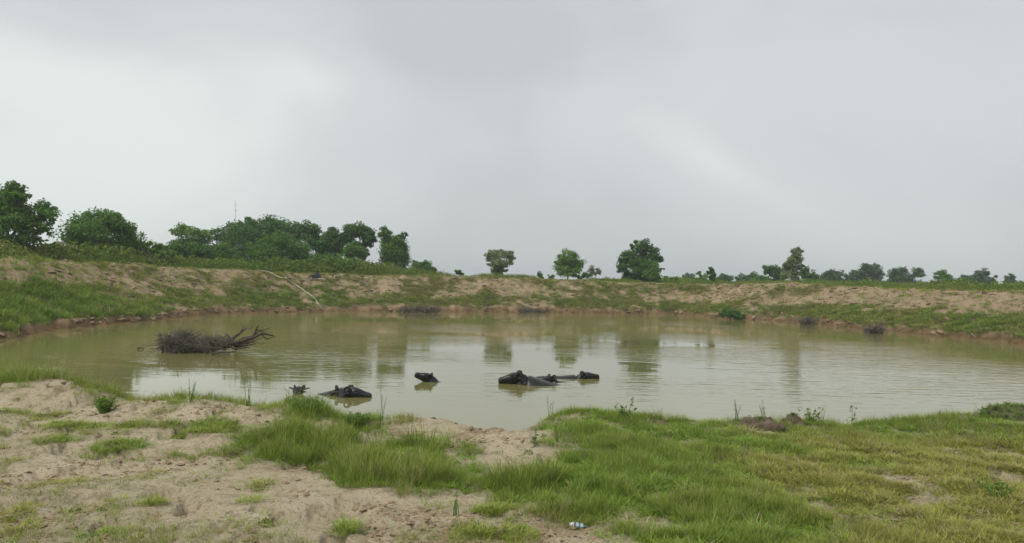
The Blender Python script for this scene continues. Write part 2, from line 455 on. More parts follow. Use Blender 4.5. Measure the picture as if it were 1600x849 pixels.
# ------------------------------------------------------------------ ground sheet
ang_f = np.linspace(R(-41), R(41), 760)
ang_c = np.linspace(R(41), R(319), 70)[1:-1]
ANG = np.concatenate([ang_f, ang_c])
rad = [0.8]
while rad[-1] < 17: rad.append(rad[-1] * 1.0115)
while rad[-1] < 27: rad.append(rad[-1] * 1.02)
while rad[-1] < 108: rad.append(rad[-1] + 0.36)
while rad[-1] < 1500: rad.append(rad[-1] * 1.12)
RAD = np.array(rad)
AA, RR = np.meshgrid(ANG, RAD)
GX = np.sin(AA) * RR; GY = np.cos(AA) * RR
GZ, GD, GS, GFAR, GGUL = terrain(GX.ravel(), GY.ravel(), full=True)
nA, nR = len(ANG), len(RAD)
verts = np.stack([GX.ravel(), GY.ravel(), GZ], 1)
ii = np.arange(nR - 1)[:, None] * nA; jj = np.arange(nA)[None, :]; j2 = (jj + 1) % nA
quads = np.stack([ii + jj, ii + nA + jj, ii + nA + j2, ii + j2], -1).reshape(-1, 4)[:, ::-1]
me = quick_mesh('ground', verts, quads, True)
nd, nh, ny = near_fields(verts[:, 0], verts[:, 1], GD, GGUL)
bd, bh, by_ = bank_fields(verts[:, 0], verts[:, 1], GD, GS)
cover = np.where(GD > 15, 0.9 * GFAR + nd * (1 - GFAR), nd + (bd - nd) * GFAR)
wet = (1 - sstep(0.05, 0.8 + 0.35 * GFAR, GD + 0.9 * (fbm(verts[:, 0] * 1.5, verts[:, 1] * 1.5, 161, 3) - 0.5)))
path = np.clip(GGUL * 1.8, 0, 1) * (1 - GFAR)
colr = np.stack([cover, wet, GFAR, path], 1).astype(np.float32)
at = me.color_attributes.new('cover', 'FLOAT_COLOR', 'POINT')
at.data.foreach_set('color', colr.ravel())
ground = link(bpy.data.objects.new('ground', me)); tag(ground, kind='structure')

m, nt, b = new_mat('earth')
def N(t, **kw):
    n = nt.nodes.new(t)
    for k, v in kw.items(): setattr(n, k, v)
    return n
def noise(scale, detail=4, rough=0.55, dist=0.0, vec=None):
    n = N('ShaderNodeTexNoise'); n.inputs['Scale'].default_value = scale; n.inputs['Detail'].default_value = detail
    n.inputs['Roughness'].default_value = rough; n.inputs['Distortion'].default_value = dist
    nt.links.new(vec if vec is not None else tc.outputs['Object'], n.inputs['Vector'])
    return n.outputs['Fac']
def ramp(fac, stops):
    r = N('ShaderNodeValToRGB')
    el = r.color_ramp.elements
    el[0].position, el[0].color = stops[0][0], tuple(stops[0][1]) + (1,)
    el[1].position, el[1].color = stops[-1][0], tuple(stops[-1][1]) + (1,)
    for p, c in stops[1:-1]:
        q = el.new(p); q.color = tuple(c) + (1,)
    nt.links.new(fac, r.inputs['Fac'])
    return r.outputs['Color']
def mixc(fac, a, b_, mode='MIX'):
    x = N('ShaderNodeMix', data_type='RGBA', blend_type=mode)
    if hasattr(fac, 'node'): nt.links.new(fac, x.inputs[0])
    else: x.inputs[0].default_value = fac
    for s, v in ((6, a), (7, b_)):
        if hasattr(v, 'node'): nt.links.new(v, x.inputs[s])
        else: x.inputs[s].default_value = tuple(v) + (1,)
    return x.outputs[2]
def mathn(op, a, b_=None):
    x = N('ShaderNodeMath', operation=op)
    for i, v in enumerate((a, b_)):
        if v is None: continue
        if hasattr(v, 'node'): nt.links.new(v, x.inputs[i])
        else: x.inputs[i].default_value = v
    return x.outputs[0]
tc = N('ShaderNodeTexCoord')
atn = N('ShaderNodeAttribute', attribute_name='cover')
sep = N('ShaderNodeSeparateColor'); nt.links.new(atn.outputs['Color'], sep.inputs[0])
cov, wetn, farn = sep.outputs[0], sep.outputs[1], sep.outputs[2]
pathn = atn.outputs['Alpha']
g1, g2, g3 = noise(1.1, 6), noise(7, 6, 0.65), noise(38, 4, 0.7)
sand = mixc(0.5, ramp(g1, [(0.3, (0.50, 0.41, 0.27)), (0.7, (0.66, 0.565, 0.405))]), ramp(g2, [(0.37, (0.25, 0.185, 0.115)), (0.46, (0.54, 0.455, 0.31)), (0.68, (0.67, 0.575, 0.42))]))
sand = mixc(mathn('MULTIPLY', ramp(g3, [(0.38, (1, 1, 1)), (0.47, (0, 0, 0))]), 0.6), sand, (0.20, 0.14, 0.085))
bank = mixc(0.5, ramp(noise(0.35, 6), [(0.35, (0.33, 0.235, 0.15)), (0.65, (0.49, 0.37, 0.25))]), ramp(noise(2.2, 6, 0.7), [(0.36, (0.15, 0.10, 0.06)), (0.45, (0.36, 0.26, 0.165)), (0.66, (0.48, 0.365, 0.245))]))
soil = mixc(farn, sand, bank)
soil = mixc(pathn, soil, mixc(0.5, ramp(g2, [(0.36, (0.12, 0.078, 0.045)), (0.64, (0.30, 0.21, 0.135))]), (0.25, 0.17, 0.105)))
wetc = ramp(noise(2.0, 5), [(0.35, (0.085, 0.052, 0.022)), (0.65, (0.23, 0.145, 0.066))])
soil = mixc(wetn, soil, wetc)
litter = ramp(noise(14, 5, 0.7), [(0.3, (0.07, 0.075, 0.03)), (0.55, (0.13, 0.135, 0.05)), (0.75, (0.24, 0.20, 0.10))])
farlit = ramp(noise(1.6, 5, 0.7), [(0.3, (0.10, 0.105, 0.04)), (0.55, (0.155, 0.16, 0.06)), (0.75, (0.23, 0.20, 0.10))])
soil = mixc(mathn('MULTIPLY', cov, 0.82), soil, mixc(farn, litter, farlit))
nt.links.new(soil, b.inputs['Base Color'])
b.inputs['Roughness'].default_value = 0.93
b.inputs['Specular IOR Level'].default_value = 0.15
bh1 = mathn('ADD', mathn('MULTIPLY', noise(4, 9, 0.75), mathn('ADD', mathn('MULTIPLY', farn, 0.16), 0.09)), mathn('MULTIPLY', noise(22, 7, 0.75), 0.055))
bp = N('ShaderNodeBump'); bp.inputs['Strength'].default_value = 0.9; bp.inputs['Distance'].default_value = 1.0
nt.links.new(bh1, bp.inputs['Height']); nt.links.new(bp.outputs['Normal'], b.inputs['Normal'])
me.materials.append(m)

# ------------------------------------------------------------------ water sheet
cen = SH.mean(axis=0)
ring = []
for i in range(len(SH)):
    t = SH[(i + 1) % len(SH)] - SH[i - 1]; t = t / (np.linalg.norm(t) + 1e-9)
    nrm = np.array([t[1], -t[0]])
    if np.dot(nrm, SH[i] - cen) < 0: nrm = -nrm
    ring.append(SH[i] + nrm * 0.9)
wm = bpy.data.meshes.new('water')
wm.from_pydata([(p[0], p[1], 0.0) for p in ring], [], [tuple(range(len(ring)))])
wm.update()
if wm.polygons[0].normal.z < 0: wm.flip_normals()
water = link(bpy.data.objects.new('water', wm)); tag(water, kind='structure')
m, nt, b = new_mat('muddy_water')
tc = N('ShaderNodeTexCoord')
mud = ramp(noise(0.12, 3), [(0.3, (0.180, 0.168, 0.056)), (0.7, (0.210, 0.194, 0.078))])
nt.links.new(mud, b.inputs['Base Color'])
b.inputs['Roughness'].default_value = 0.03
b.inputs['IOR'].default_value = 1.55
def mapv(sx, sy, rot=0.0, loc=(0, 0, 0)):
    mp = N('ShaderNodeMapping'); mp.inputs['Scale'].default_value = (sx, sy, 1); mp.inputs['Rotation'].default_value = (0, 0, rot); mp.inputs['Location'].default_value = loc
    nt.links.new(tc.outputs['Object'], mp.inputs['Vector']); return mp.outputs['Vector']
rip = mathn('ADD', noise(1.0, 2.5, 0.5, 0.4, mapv(0.9, 2.9, 0.10)), mathn('MULTIPLY', noise(1.0, 2, 0.5, 0.2, mapv(2.6, 6.0, -0.2)), 0.35))
patch = ramp(noise(1.0, 3, 0.5, 0.5, mapv(0.055, 0.10, 0.2, (1.3, 0.2, 0))), [(0.40, (0.05, 0.05, 0.05)), (0.62, (1, 1, 1))])
hgt = mathn('MULTIPLY', rip, patch)
bp = N('ShaderNodeBump'); bp.inputs['Strength'].default_value = 1.0; bp.inputs['Distance'].default_value = 0.02
nt.links.new(hgt, bp.inputs['Height']); nt.links.new(bp.outputs['Normal'], b.inputs['Normal'])
wm.materials.append(m)

# ------------------------------------------------------------------ scatter by geometry nodes (grass and other uncountable growth)
def proto_collection(name, objs):
    c = bpy.data.collections.new(name)
    for o in objs: c.objects.link(o)
    return c
def blade_tuft(name, n, h, w, spread, lean, seed, segs=3, mat='grass', heads=0):
    r = random.Random(seed); V = []; Fc = []
    for k in range(n):
        a = r.uniform(0, 6.283); q = spread * math.sqrt(r.random())
        bx, by = q * math.cos(a), q * math.sin(a)
        az = a + r.uniform(-1.2, 1.2); hh = h * r.uniform(0.45, 1.1); ln = lean * r.uniform(0.15, 1.2) * hh
        ww = w * r.uniform(0.7, 1.2)
        sx, sy = -math.sin(az + r.uniform(-.6, .6)), math.cos(az)
        base = len(V)
        for i in range(segs):
            t = i / segs
            x = bx + math.cos(az) * ln * t ** 1.9; y = by + math.sin(az) * ln * t ** 1.9; z = hh * (t - 0.18 * lean * t * t) - 0.01
            wi = ww * (1 - 0.55 * t) / 2
            V += [(x - sx * wi, y - sy * wi, z), (x + sx * wi, y + sy * wi, z)]
        V.append((bx + math.cos(az) * ln, by + math.sin(az) * ln, hh * (1 - 0.18 * lean)))
        for i in range(segs - 1):
            p = base + 2 * i; Fc.append((p, p + 1, p + 3, p + 2))
        p = base + 2 * (segs - 1); Fc.append((p, p + 1, p + 2))
    me = bpy.data.meshes.new(name); me.from_pydata(V, [], Fc); me.materials.append(M[mat]); me.update()
    return bpy.data.objects.new(name, me)
def leafy_tuft(name, n, rx, rz, leaf, seed, mat='grass', aspect=0.5):
    """low leafy weed: leaves through a dome"""
    r = np.random.default_rng(seed)
    u = r.normal(size=(n, 3)); u /= np.linalg.norm(u, axis=1)[:, None]
    rr = r.uniform(0.35, 1.0, n) ** 0.6
    c = u * rr[:, None] * np.array([rx, rx, rz]); c[:, 2] = np.abs(c[:, 2])
    V, Q = leaf_quads(c, u, leaf, r, aspect)
    me = quick_mesh(name, V, Q); me.materials.append(M[mat])
    return bpy.data.objects.new(name, me)
def leaf_quads(c, outn, leaf, r, aspect=0.55):
    n = len(c)
    nrm = outn * 0.6 + r.normal(size=(n, 3)) * 0.65 + np.array([0, 0, 0.45]); nrm /= np.linalg.norm(nrm, axis=1)[:, None] + 1e-9
    t = np.cross(nrm, r.normal(size=(n, 3))); t /= np.linalg.norm(t, axis=1)[:, None] + 1e-9
    sd = np.cross(nrm, t)
    Ls = leaf * r.uniform(0.6, 1.3, n)[:, None]
    V = np.empty((n, 4, 3))
    V[:, 0] = c - t * Ls * 0.5; V[:, 2] = c + t * Ls * 0.5 - nrm * Ls * 0.12
    V[:, 1] = c + sd * Ls * 0.5 * aspect + nrm * Ls * 0.06; V[:, 3] = c - sd * Ls * 0.5 * aspect + nrm * Ls * 0.06
    return V.reshape(-1, 3), np.arange(n * 4).reshape(n, 4)
def scatter(name, pos, rot, scl, idx, tint, coll, label, cat):
    me = bpy.data.meshes.new(name); me.vertices.add(len(pos)); me.vertices.foreach_set('co', np.asarray(pos, np.float32).ravel())
    a = me.attributes.new('rot', 'FLOAT_VECTOR', 'POINT'); a.data.foreach_set('vector', np.asarray(rot, np.float32).ravel())
    a = me.attributes.new('scl', 'FLOAT_VECTOR', 'POINT'); a.data.foreach_set('vector', np.asarray(scl, np.float32).ravel())
    a = me.attributes.new('pick', 'INT', 'POINT'); a.data.foreach_set('value', np.asarray(idx, np.int32))
    a = me.attributes.new('tint', 'FLOAT_COLOR', 'POINT')
    a.data.foreach_set('color', np.concatenate([tint, np.ones((len(tint), 1))], 1).astype(np.float32).ravel())
    o = link(bpy.data.objects.new(name, me))
    g = bpy.data.node_groups.new(name + '_scatter', 'GeometryNodeTree')
    g.interface.new_socket('Geometry', in_out='INPUT', socket_type='NodeSocketGeometry')
    g.interface.new_socket('Geometry', in_out='OUTPUT', socket_type='NodeSocketGeometry')
    gi = g.nodes.new('NodeGroupInput'); go = g.nodes.new('NodeGroupOutput')
    ip = g.nodes.new('GeometryNodeInstanceOnPoints'); ci = g.nodes.new('GeometryNodeCollectionInfo')
    ci.inputs['Collection'].default_value = coll
    ci.inputs['Separate Children'].default_value = True; ci.inputs['Reset Children'].default_value = True
    def na(nm, dt):
        n = g.nodes.new('GeometryNodeInputNamedAttribute'); n.data_type = dt; n.inputs['Name'].default_value = nm; return n.outputs['Attribute']
    lk = g.links.new
    lk(gi.outputs[0], ip.inputs['Points']); lk(ci.outputs[0], ip.inputs['Instance'])
    ip.inputs['Pick Instance'].default_value = True
    lk(na('pick', 'INT'), ip.inputs['Instance Index']); lk(na('rot', 'FLOAT_VECTOR'), ip.inputs['Rotation']); lk(na('scl', 'FLOAT_VECTOR'), ip.inputs['Scale'])
    lk(ip.outputs[0], go.inputs[0])
    md = o.modifiers.new('scatter', 'NODES'); md.node_group = g
    tag(o, label, cat, kind='stuff')
    return o
def green_tint(yel, r, dark=1.0):
    n = len(yel)
    a = np.array([0.170, 0.262, 0.042]); b = np.array([0.330, 0.320, 0.080])
    lush = np.array([0.235, 0.350, 0.056])
    k = np.clip(yel + r.normal(0, 0.13, n), 0, 1)[:, None]
    q = r.random(n)[:, None]
    c = (a * q + lush * (1 - q)) * (1 - k) + b * k
    dry = r.random(n) < 0.035 + 0.14 * k[:, 0]
    c[dry] = np.array([0.42, 0.35, 0.20]) * r.uniform(0.7, 1.1, (dry.sum(), 1))
    return c * (0.8 + 0.4 * r.random((n, 1))) * dark

grass_protos = [blade_tuft('long_grass_%d' % i, 15, 1.0, 0.022, 0.28, 0.75, 20 + i, 3) for i in range(4)]
short_protos = [blade_tuft('short_grass_%d' % i, 20, 1.0, 0.07, 0.85, 1.3, 40 + i, 2) for i in range(3)]
herb_protos = [leafy_tuft('zherb_%d' % i, 46, 1.0, 0.45, 0.34, 90 + i, 'grass', 0.6) for i in range(2)]
near_coll = proto_collection('near_grass_kinds', grass_protos + short_protos + herb_protos)
# camera-side grass
NP = 150000
u = rng.random(NP); ang = rng.uniform(R(-44), R(44), NP)
rr_ = 3.2 * (17.5 / 3.2) ** u                                 # denser close to the camera
gx, gy = np.sin(ang) * rr_, np.cos(ang) * rr_
keep = (gy < 20)
gx, gy = gx[keep], gy[keep]
gz, gd, gs, gf, gg = terrain(gx, gy, full=True)
dn, hh, yl = near_fields(gx, gy, gd, gg)
keep = (rng.random(len(gx)) < dn * (1 - gf)) & (gz > 0.04)
gx, gy, gz, hh, yl, dn = gx[keep], gy[keep], gz[keep], hh[keep], yl[keep], dn[keep]
n = len(gx)
short = hh < 0.085
pick = np.where(short, 4 + rng.integers(0, 3, n), rng.integers(0, 4, n))
hs = hh * rng.uniform(0.5, 1.35, n) * (0.5 + 0.5 * dn)
tall = rng.random(n) < 0.012; hs = np.where(tall & ~short, hs * 1.7, hs)
herb = rng.random(n) < 0.035
pick = np.where(herb, 7 + rng.integers(0, 2, n), pick)
ws = np.where(short, 0.085 * rng.uniform(0.7, 1.3, n), np.maximum(hs, 0.14))
ws = np.where(herb, rng.uniform(0.03, 0.07, n), ws); hs = np.where(herb, rng.uniform(0.05, 0.10, n), hs)
scl = np.stack([ws, ws, hs], 1)
rot = np.stack([rng.normal(0, 0.12, n), rng.normal(0, 0.12, n), rng.uniform(0, 6.283, n)], 1)
scatter('grass', np.stack([gx, gy, gz], 1), rot, scl, pick, green_tint(yl, rng), near_coll, 'green and yellowing grass over the near shore of the pond', 'grass')
print('near grass', n)

# grass on the dykes
bank_protos = [blade_tuft('bank_grass_%d' % i, 26, 1.0, 0.09, 0.75, 0.9, 60 + i, 2) for i in range(3)]
bank_coll = proto_collection('bank_grass_kinds', bank_protos)
NP = 300000
bx = rng.uniform(-46, 60, NP); by = rng.uniform(19, 100, NP)
keep = np.abs(bx) < by * 0.76 + 3
bx, by = bx[keep], by[keep]
bz, bdist, bs, bf, bgu = terrain(bx, by, full=True)
keep = (bdist > 0.3) & (bdist < 16)
bx, by, bz, bdist, bs, bf = [a[keep] for a in (bx, by, bz, bdist, bs, bf)]
dn, hh, yl = bank_fields(bx, by, bdist, bs)
keep = rng.random(len(bx)) < dn * bf
bx, by, bz, hh, yl = bx[keep], by[keep], bz[keep], hh[keep], yl[keep]
n = len(bx)
hs = hh * rng.uniform(0.5, 1.3, n); ws = rng.uniform(0.22, 0.42, n)
scatter('bank_grass', np.stack([bx, by, bz - 0.01], 1), np.stack([rng.normal(0, 0.15, n), rng.normal(0, 0.15, n), rng.uniform(0, 6.28, n)], 1),
        np.stack([ws, ws, hs], 1), rng.integers(0, 3, n), green_tint(yl, rng, 0.95), bank_coll, 'patchy grass growing on the slopes of the earth dykes', 'grass')
print('bank grass', n)

# weeds and scrub along the back of the dykes
weed_protos = [leafy_tuft('weed_%d' % i, 150, 1.0, 1.0, 0.20, 80 + i, 'grass', 0.45) for i in range(4)]
weed_coll = proto_collection('weed_kinds', weed_protos)
NP = 60000
wx = rng.uniform(-60, 90, NP); wy = rng.uniform(30, 125, NP)
keep = np.abs(wx) < wy * 0.74 + 4
wx, wy = wx[keep], wy[keep]
wz, wd, ws_, wf, wg = terrain(wx, wy, full=True)
nn = fbm(wx * 0.22, wy * 0.22, 171, 3); n4 = fbm(wx * 0.08, wy * 0.08, 172, 2)
left = sstep(-6, -14, wx)
lim = 9.2 + 1.4 * (nn - 0.5)
pr = sstep(0.30, 0.46, nn + 0.3 * left) * (wd > lim) * (wd < 40) * wf
pr = pr * np.where(wd < 16, 1.0, 0.5)
keep = rng.random(len(wx)) < pr
wx, wy, wz, wd, nn, left, n4 = [a[keep] for a in (wx, wy, wz, wd, nn, left, n4)]
n = len(wx)
sz = (0.62 + 1.15 * left + 0.5 * sstep(12, 22, wx) * sstep(15, 22, wd)) * rng.uniform(0.6, 1.2, n) * (0.7 + 1.0 * (nn - 0.35)) * sstep(8.2, 12.0, wd) + 0.14
yl = np.clip(0.12 + 1.2 * (n4 - 0.5) + rng.normal(0, 0.10, n), 0, 0.6)
scatter('scrub', np.stack([wx, wy, wz], 1), np.stack([0 * wx, 0 * wx, rng.uniform(0, 6.28, n)], 1), np.stack([sz * 1.15, sz * 1.15, sz * 1.0], 1),
        rng.integers(0, 4, n), green_tint(yl, rng, 0.80), weed_coll, 'low green scrub growing along the back of the dykes', 'scrub')
print('scrub', n)

# crumbs of soil on the trampled sand
crumbs = []
for i in range(4):
    r = random.Random(300 + i); mb = MB()
    k = 7; rings = []
    for j, (zz, q) in enumerate(((-.3, .55), (0.0, 1.0), (.35, .8), (.55, .35))):
        rings.append([(q * math.cos(6.283 * a / k) * r.uniform(.7, 1.25), q * math.sin(6.283 * a / k) * r.uniform(.6, 1.1), zz * r.uniform(.8, 1.3)) for a in range(k)])
    mb.loft(rings)
    o = mb.build('crumb_%d' % i, M['soil_crumb'], None, False); COL.objects.unlink(o); crumbs.append(o)
crumb_coll = proto_collection('crumb_kinds', crumbs)
NP = 60000
ang = rng.uniform(R(-42), R(42), NP); q = 3.3 * (14.5 / 3.3) ** rng.random(NP)
cx, cy = np.sin(ang) * q, np.cos(ang) * q
cz, cd, cs, cf, cg = terrain(cx, cy, full=True)
dn, hh, yl = near_fields(cx, cy, cd, cg)
nn = fbm(cx * 1.5, cy * 1.5, 181, 3)
keep = (rng.random(NP) < (1 - dn) * sstep(0.38, 0.66, nn + 0.3 * cg)) & (cd > 0.1)
cx, cy, cz = cx[keep], cy[keep], cz[keep]; n = len(cx)
sz = 0.006 + 0.028 * rng.random(n) ** 5
scatter('soil_crumbs', np.stack([cx, cy, cz], 1), np.stack([rng.normal(0, .3, n), rng.normal(0, .3, n), rng.uniform(0, 6.28, n)], 1),
        np.stack([sz, sz, sz * 0.7], 1), rng.integers(0, 4, n), np.ones((n, 3)), crumb_coll, 'loose crumbs of soil strewn over the trampled sand', 'soil')

NP = 90000
lx = rng.uniform(-40, 55, NP); ly = rng.uniform(22, 92, NP)
keep = np.abs(lx) < ly * 0.74 + 3
lx, ly = lx[keep], ly[keep]
lz, ld_, ls_, lf, lg = terrain(lx, ly, full=True)
dn, hh, yl = bank_fields(lx, ly, ld_, ls_)
nn = fbm(lx * 0.5, ly * 0.5, 191, 3)
keep = (ld_ > 0.1) & (ld_ < 7.6) & (rng.random(len(lx)) < (1 - 0.8 * dn) * lf * sstep(0.36, 0.60, nn))
lx, ly, lz = lx[keep], ly[keep], lz[keep]; n = len(lx)
sz = 0.04 + 0.22 * rng.random(n) ** 4
scatter('bank_lumps', np.stack([lx, ly, lz], 1), np.stack([rng.normal(0, .3, n), rng.normal(0, .3, n), rng.uniform(0, 6.28, n)], 1),
        np.stack([sz, sz, sz * 0.6], 1), rng.integers(0, 4, n), np.ones((n, 3)), crumb_coll, 'lumps of earth strewn over the slopes of the dykes', 'soil')

# ------------------------------------------------------------------ trees
G2 = 'trees along the right horizon'
def make_tree(name, label, cat, blobs, D, mat, leaves=3500, leaf=0.26, trunk=None, bark='bark', group=None, trunk_r=None, fill=0.35, clump=0.40, white=False, droop=0.0, seed=0, limbs=True, depth=1.0):
    """blobs: (px, py, rx, ry) photo pixels at distance D, turned into metres; trunk: px of the foot"""
    r = np.random.default_rng(1000 + seed); pr = random.Random(seed)
    if group == G2:
        x0_, x1_ = min(q[0] - q[2] for q in blobs), max(q[0] + q[2] for q in blobs)
        blobs = list(blobs) + [((x0_ + x1_) / 2, 444, (x1_ - x0_) * 0.48, 6)]
    bl = []
    for (a, b_, rx, ry) in blobs:
        c = at_y(a, b_, D); k = c.y / F
        bl.append([c.x, D + pr.uniform(-0.55, 0.55) * rx * k * depth, c.z, rx * k, ry * k])
    if trunk is None: trunk = sum(q[0] * q[2] for q in blobs) / sum(q[2] for q in blobs)
    fx = at_y(trunk, 440, D).x
    base = Vector((fx, D, ground_at(fx, D) - 0.05))
    t = empty(name, base); tag(t, label, cat, group)
    B = [(x - base.x, y - base.y, z - base.z, rx, rz) for x, y, z, rx, rz in bl]
    top = max(q[2] for q in B)
    H = top
    tr = trunk_r or max(0.06, 0.028 * H)
    # trunk and limbs
    mb = MB()
    fork = max(0.35, min(0.5 * H, min(q[2] - 0.2 * q[4] for q in B)))
    wob = [Vector((pr.uniform(-.06, .06) * H, pr.uniform(-.06, .06) * H, 0)) for _ in range(3)]
    pts = [Vector((0, 0, -0.2)), Vector((0, 0, 0.05)), wob[0] * 0.4 + Vector((0, 0, fork * 0.5)), wob[1] * 0.6 + Vector((0, 0, fork))]
    mb.tube(pts, [tr * 1.5, tr * 1.2, tr * 0.95, tr * 0.8], 8)
    tk = mb.build('trunk', M[bark], t)
    if white:
        mb = MB(); mb.tube([Vector((0, 0, -0.1)), Vector((0, 0, 0.05)), wob[0] * 0.4 + Vector((0, 0, fork * 0.5))], [tr * 1.55, tr * 1.28, tr * 1.03], 8)
        mb.build('limewash_band', M['limewash'], tk)
    for (x, y, z, rx, rz) in (B if limbs else []):
        mb = MB(); e_ = Vector((x, y, z)); s_ = pts[-1]
        mid = s_.lerp(e_, 0.5) + Vector((pr.uniform(-.1, .1), pr.uniform(-.1, .1), 0.12)) * (e_ - s_).length
        mb.tube([s_, mid, e_], [tr * 0.7, tr * 0.42, tr * 0.16], 6)
        for q in range(3):
            a = pr.uniform(0, 6.283); tip = e_ + Vector((math.cos(a) * rx * .8, math.sin(a) * rx * .8, rz * pr.uniform(-.2, .8)))
            mb.tube([mid.lerp(e_, 0.5), tip.lerp(e_, .5) + Vector((0, 0, .06)), tip], [tr * 0.28, tr * 0.18, tr * 0.06], 5)
        mb.build('limb', M[bark], t)
    # crown: clumps of leaves through each mass
    area = np.array([q[3] * q[4] for q in B]); area = area / area.sum()
    C = []; O = []
    for (x, y, z, rx, rz), w in zip(B, area):
        nl = int(leaves * w * 2.3); nc = max(7, int(nl / 60))
        u = r.normal(size=(nc, 3)); u /= np.linalg.norm(u, axis=1)[:, None]
        rad_ = r.uniform(fill, 1.0, nc)[:, None]
        cc = u * rad_ * np.array([rx, rx * 0.95, rz]) * r.uniform(0.85, 1.12, (nc, 1)) + np.array([x, y, z])
        cr = clump * r.uniform(0.6, 1.5, nc) * (rx + rz) * 0.5 * 0.95
        wh = r.integers(0, nc, nl)
        off = r.normal(size=(nl, 3)); off /= np.linalg.norm(off, axis=1)[:, None]
        off *= (r.random(nl) ** 0.45)[:, None] * cr[wh][:, None] * np.array([1.1, 1.1, 0.75])
        off[:, 2] -= droop * (off[:, 0] ** 2 + off[:, 1] ** 2) ** 0.5
        P = cc[wh] + off
        C.append(P); O.append(u[wh] * 0.6 + off / (cr[wh][:, None] + 1e-6) * 0.6)
    C = np.concatenate(C); O = np.concatenate(O)
    # nothing below the ground, frayed outline
    ok = C[:, 2] > -0.1
    C, O = C[ok], O[ok]
    V, Q = leaf_quads(C, O, leaf, r)
    me = quick_mesh('crown', V, Q); me.materials.append(M[mat])
    link(bpy.data.objects.new('crown', me), t)
    return t

T = make_tree
T('broad_tree', 'large spreading tree cut by the left edge of the view', 'tree', [(30, 304, 26, 16), (2, 318, 34, 24), (62, 335, 24, 20), (25, 345, 42, 24), (-30, 345, 38, 36), (66, 360, 16, 14), (35, 374, 30, 14), (-20, 380, 30, 16)], 52, 'leaf_mid', 9000, 0.22, trunk=4, seed=1, trunk_r=0.17, clump=0.34)
T('round_tree', 'dense rounded tree, second from the left, above the left dyke', 'tree', [(150, 345, 36, 18), (122, 352, 24, 20), (180, 348, 24, 18), (150, 368, 44, 22), (110, 372, 16, 10), (196, 368, 18, 22), (172, 386, 30, 12), (128, 388, 20, 8), (150, 397, 46, 9)], 62, 'leaf_mid', 9000, 0.23, trunk=158, seed=2)
T('drooping_shrub', 'light green drooping shrub against the right flank of the dense rounded tree', 'shrub', [(214, 380, 16, 18), (232, 388, 20, 12), (202, 394, 22, 10), (246, 386, 14, 7), (238, 400, 26, 8), (262, 396, 14, 8)], 64, 'leaf_light', 2600, 0.22, seed=3, droop=0.3)
T('rounded_shrub', 'rounded green shrub between the feet of the two leftmost trees', 'shrub', [(84, 392, 22, 10), (106, 394, 18, 9), (64, 396, 18, 8)], 56, 'leaf_light', 2400, 0.2, seed=61)
T('rounded_shrub', 'low green shrub filling the gap left of the lighter bushy tree', 'shrub', [(258, 398, 20, 12), (242, 402, 16, 9), (272, 392, 14, 12)], 70, 'leaf_mid', 2400, 0.22, seed=62)
T('rounded_shrub', 'green shrub between the lighter bushy tree and the dome-shaped tree', 'shrub', [(346, 394, 18, 16), (362, 400, 18, 12), (334, 404, 16, 9)], 80, 'leaf_mid', 2600, 0.24, seed=63)
T('rounded_shrub', 'grassy green shrub at the foot of the vine-covered tree', 'shrub', [(580, 420, 16, 7), (598, 423, 14, 6)], 82, 'leaf_light', 1200, 0.2, seed=64)
T('pale_shrub_tree', 'lighter green bushy tree left of the big dome-shaped tree', 'tree', [(290, 362, 20, 9), (320, 368, 22, 12), (285, 378, 20, 12), (312, 388, 28, 14), (300, 402, 38, 10), (340, 398, 16, 12)], 92, 'leaf_light', 4200, 0.30, seed=4)
T('dark_bush', 'dark low bush in front of the lighter bushy tree', 'shrub', [(300, 392, 26, 11), (280, 396, 16, 8), (325, 398, 16, 8)], 72, 'leaf_dark', 2600, 0.24, seed=5)
T('dome_tree', 'big dark dome-shaped tree crowning the left clump', 'tree', [(420, 351, 38, 15), (372, 360, 28, 15), (356, 375, 22, 22), (450, 362, 28, 18), (400, 375, 44, 22), (440, 386, 40, 20), (390, 348, 20, 8), (380, 400, 40, 13), (430, 404, 40, 12)], 92, 'leaf_dark', 9500, 0.30, seed=6)
T('thorn_bush', 'broad brighter green thorn bush in front of the dome-shaped tree', 'shrub', [(440, 376, 30, 13), (425, 393, 34, 17), (466, 392, 20, 18), (403, 404, 20, 10), (442, 410, 36, 9), (412, 380, 16, 10), (400, 412, 24, 7)], 76, 'leaf_mid', 6500, 0.21, seed=7, droop=0.35)
T('dark_tree', 'dark lumpy tree between the dome-shaped tree and the tree with a bare trunk', 'tree', [(490, 360, 19, 12), (516, 367, 17, 12), (500, 382, 27, 16), (528, 378, 13, 16), (474, 366, 12, 13), (515, 398, 22, 10), (520, 388, 20, 14), (500, 410, 34, 10)], 88, 'leaf_dark', 6500, 0.28, trunk=510, seed=8)
T('low_bush', 'low feathery green bush at the foot of the dark lumpy tree', 'shrub', [(510, 406, 28, 10), (538, 412, 20, 8), (488, 412, 18, 7)], 76, 'leaf_mid', 2800, 0.20, seed=9, droop=0.3)
T('trunk_tree', 'dark tree on a visible trunk beside the vine-covered tree', 'tree', [(558, 361, 23, 11), (575, 374, 13, 15), (544, 370, 12, 13), (562, 386, 15, 9), (582, 371, 7, 8), (572, 397, 8, 7)], 88, 'leaf_dark', 4200, 0.26, trunk=559, seed=10, trunk_r=0.15)
T('slim_tree', 'smaller lighter tree with whitewashed trunk in front of the dark trunked tree', 'tree', [(552, 391, 16, 13), (546, 406, 12, 9), (564, 398, 10, 10), (553, 413, 9, 5)], 83, 'leaf_mid', 2600, 0.22, trunk=554, seed=11, white=True)
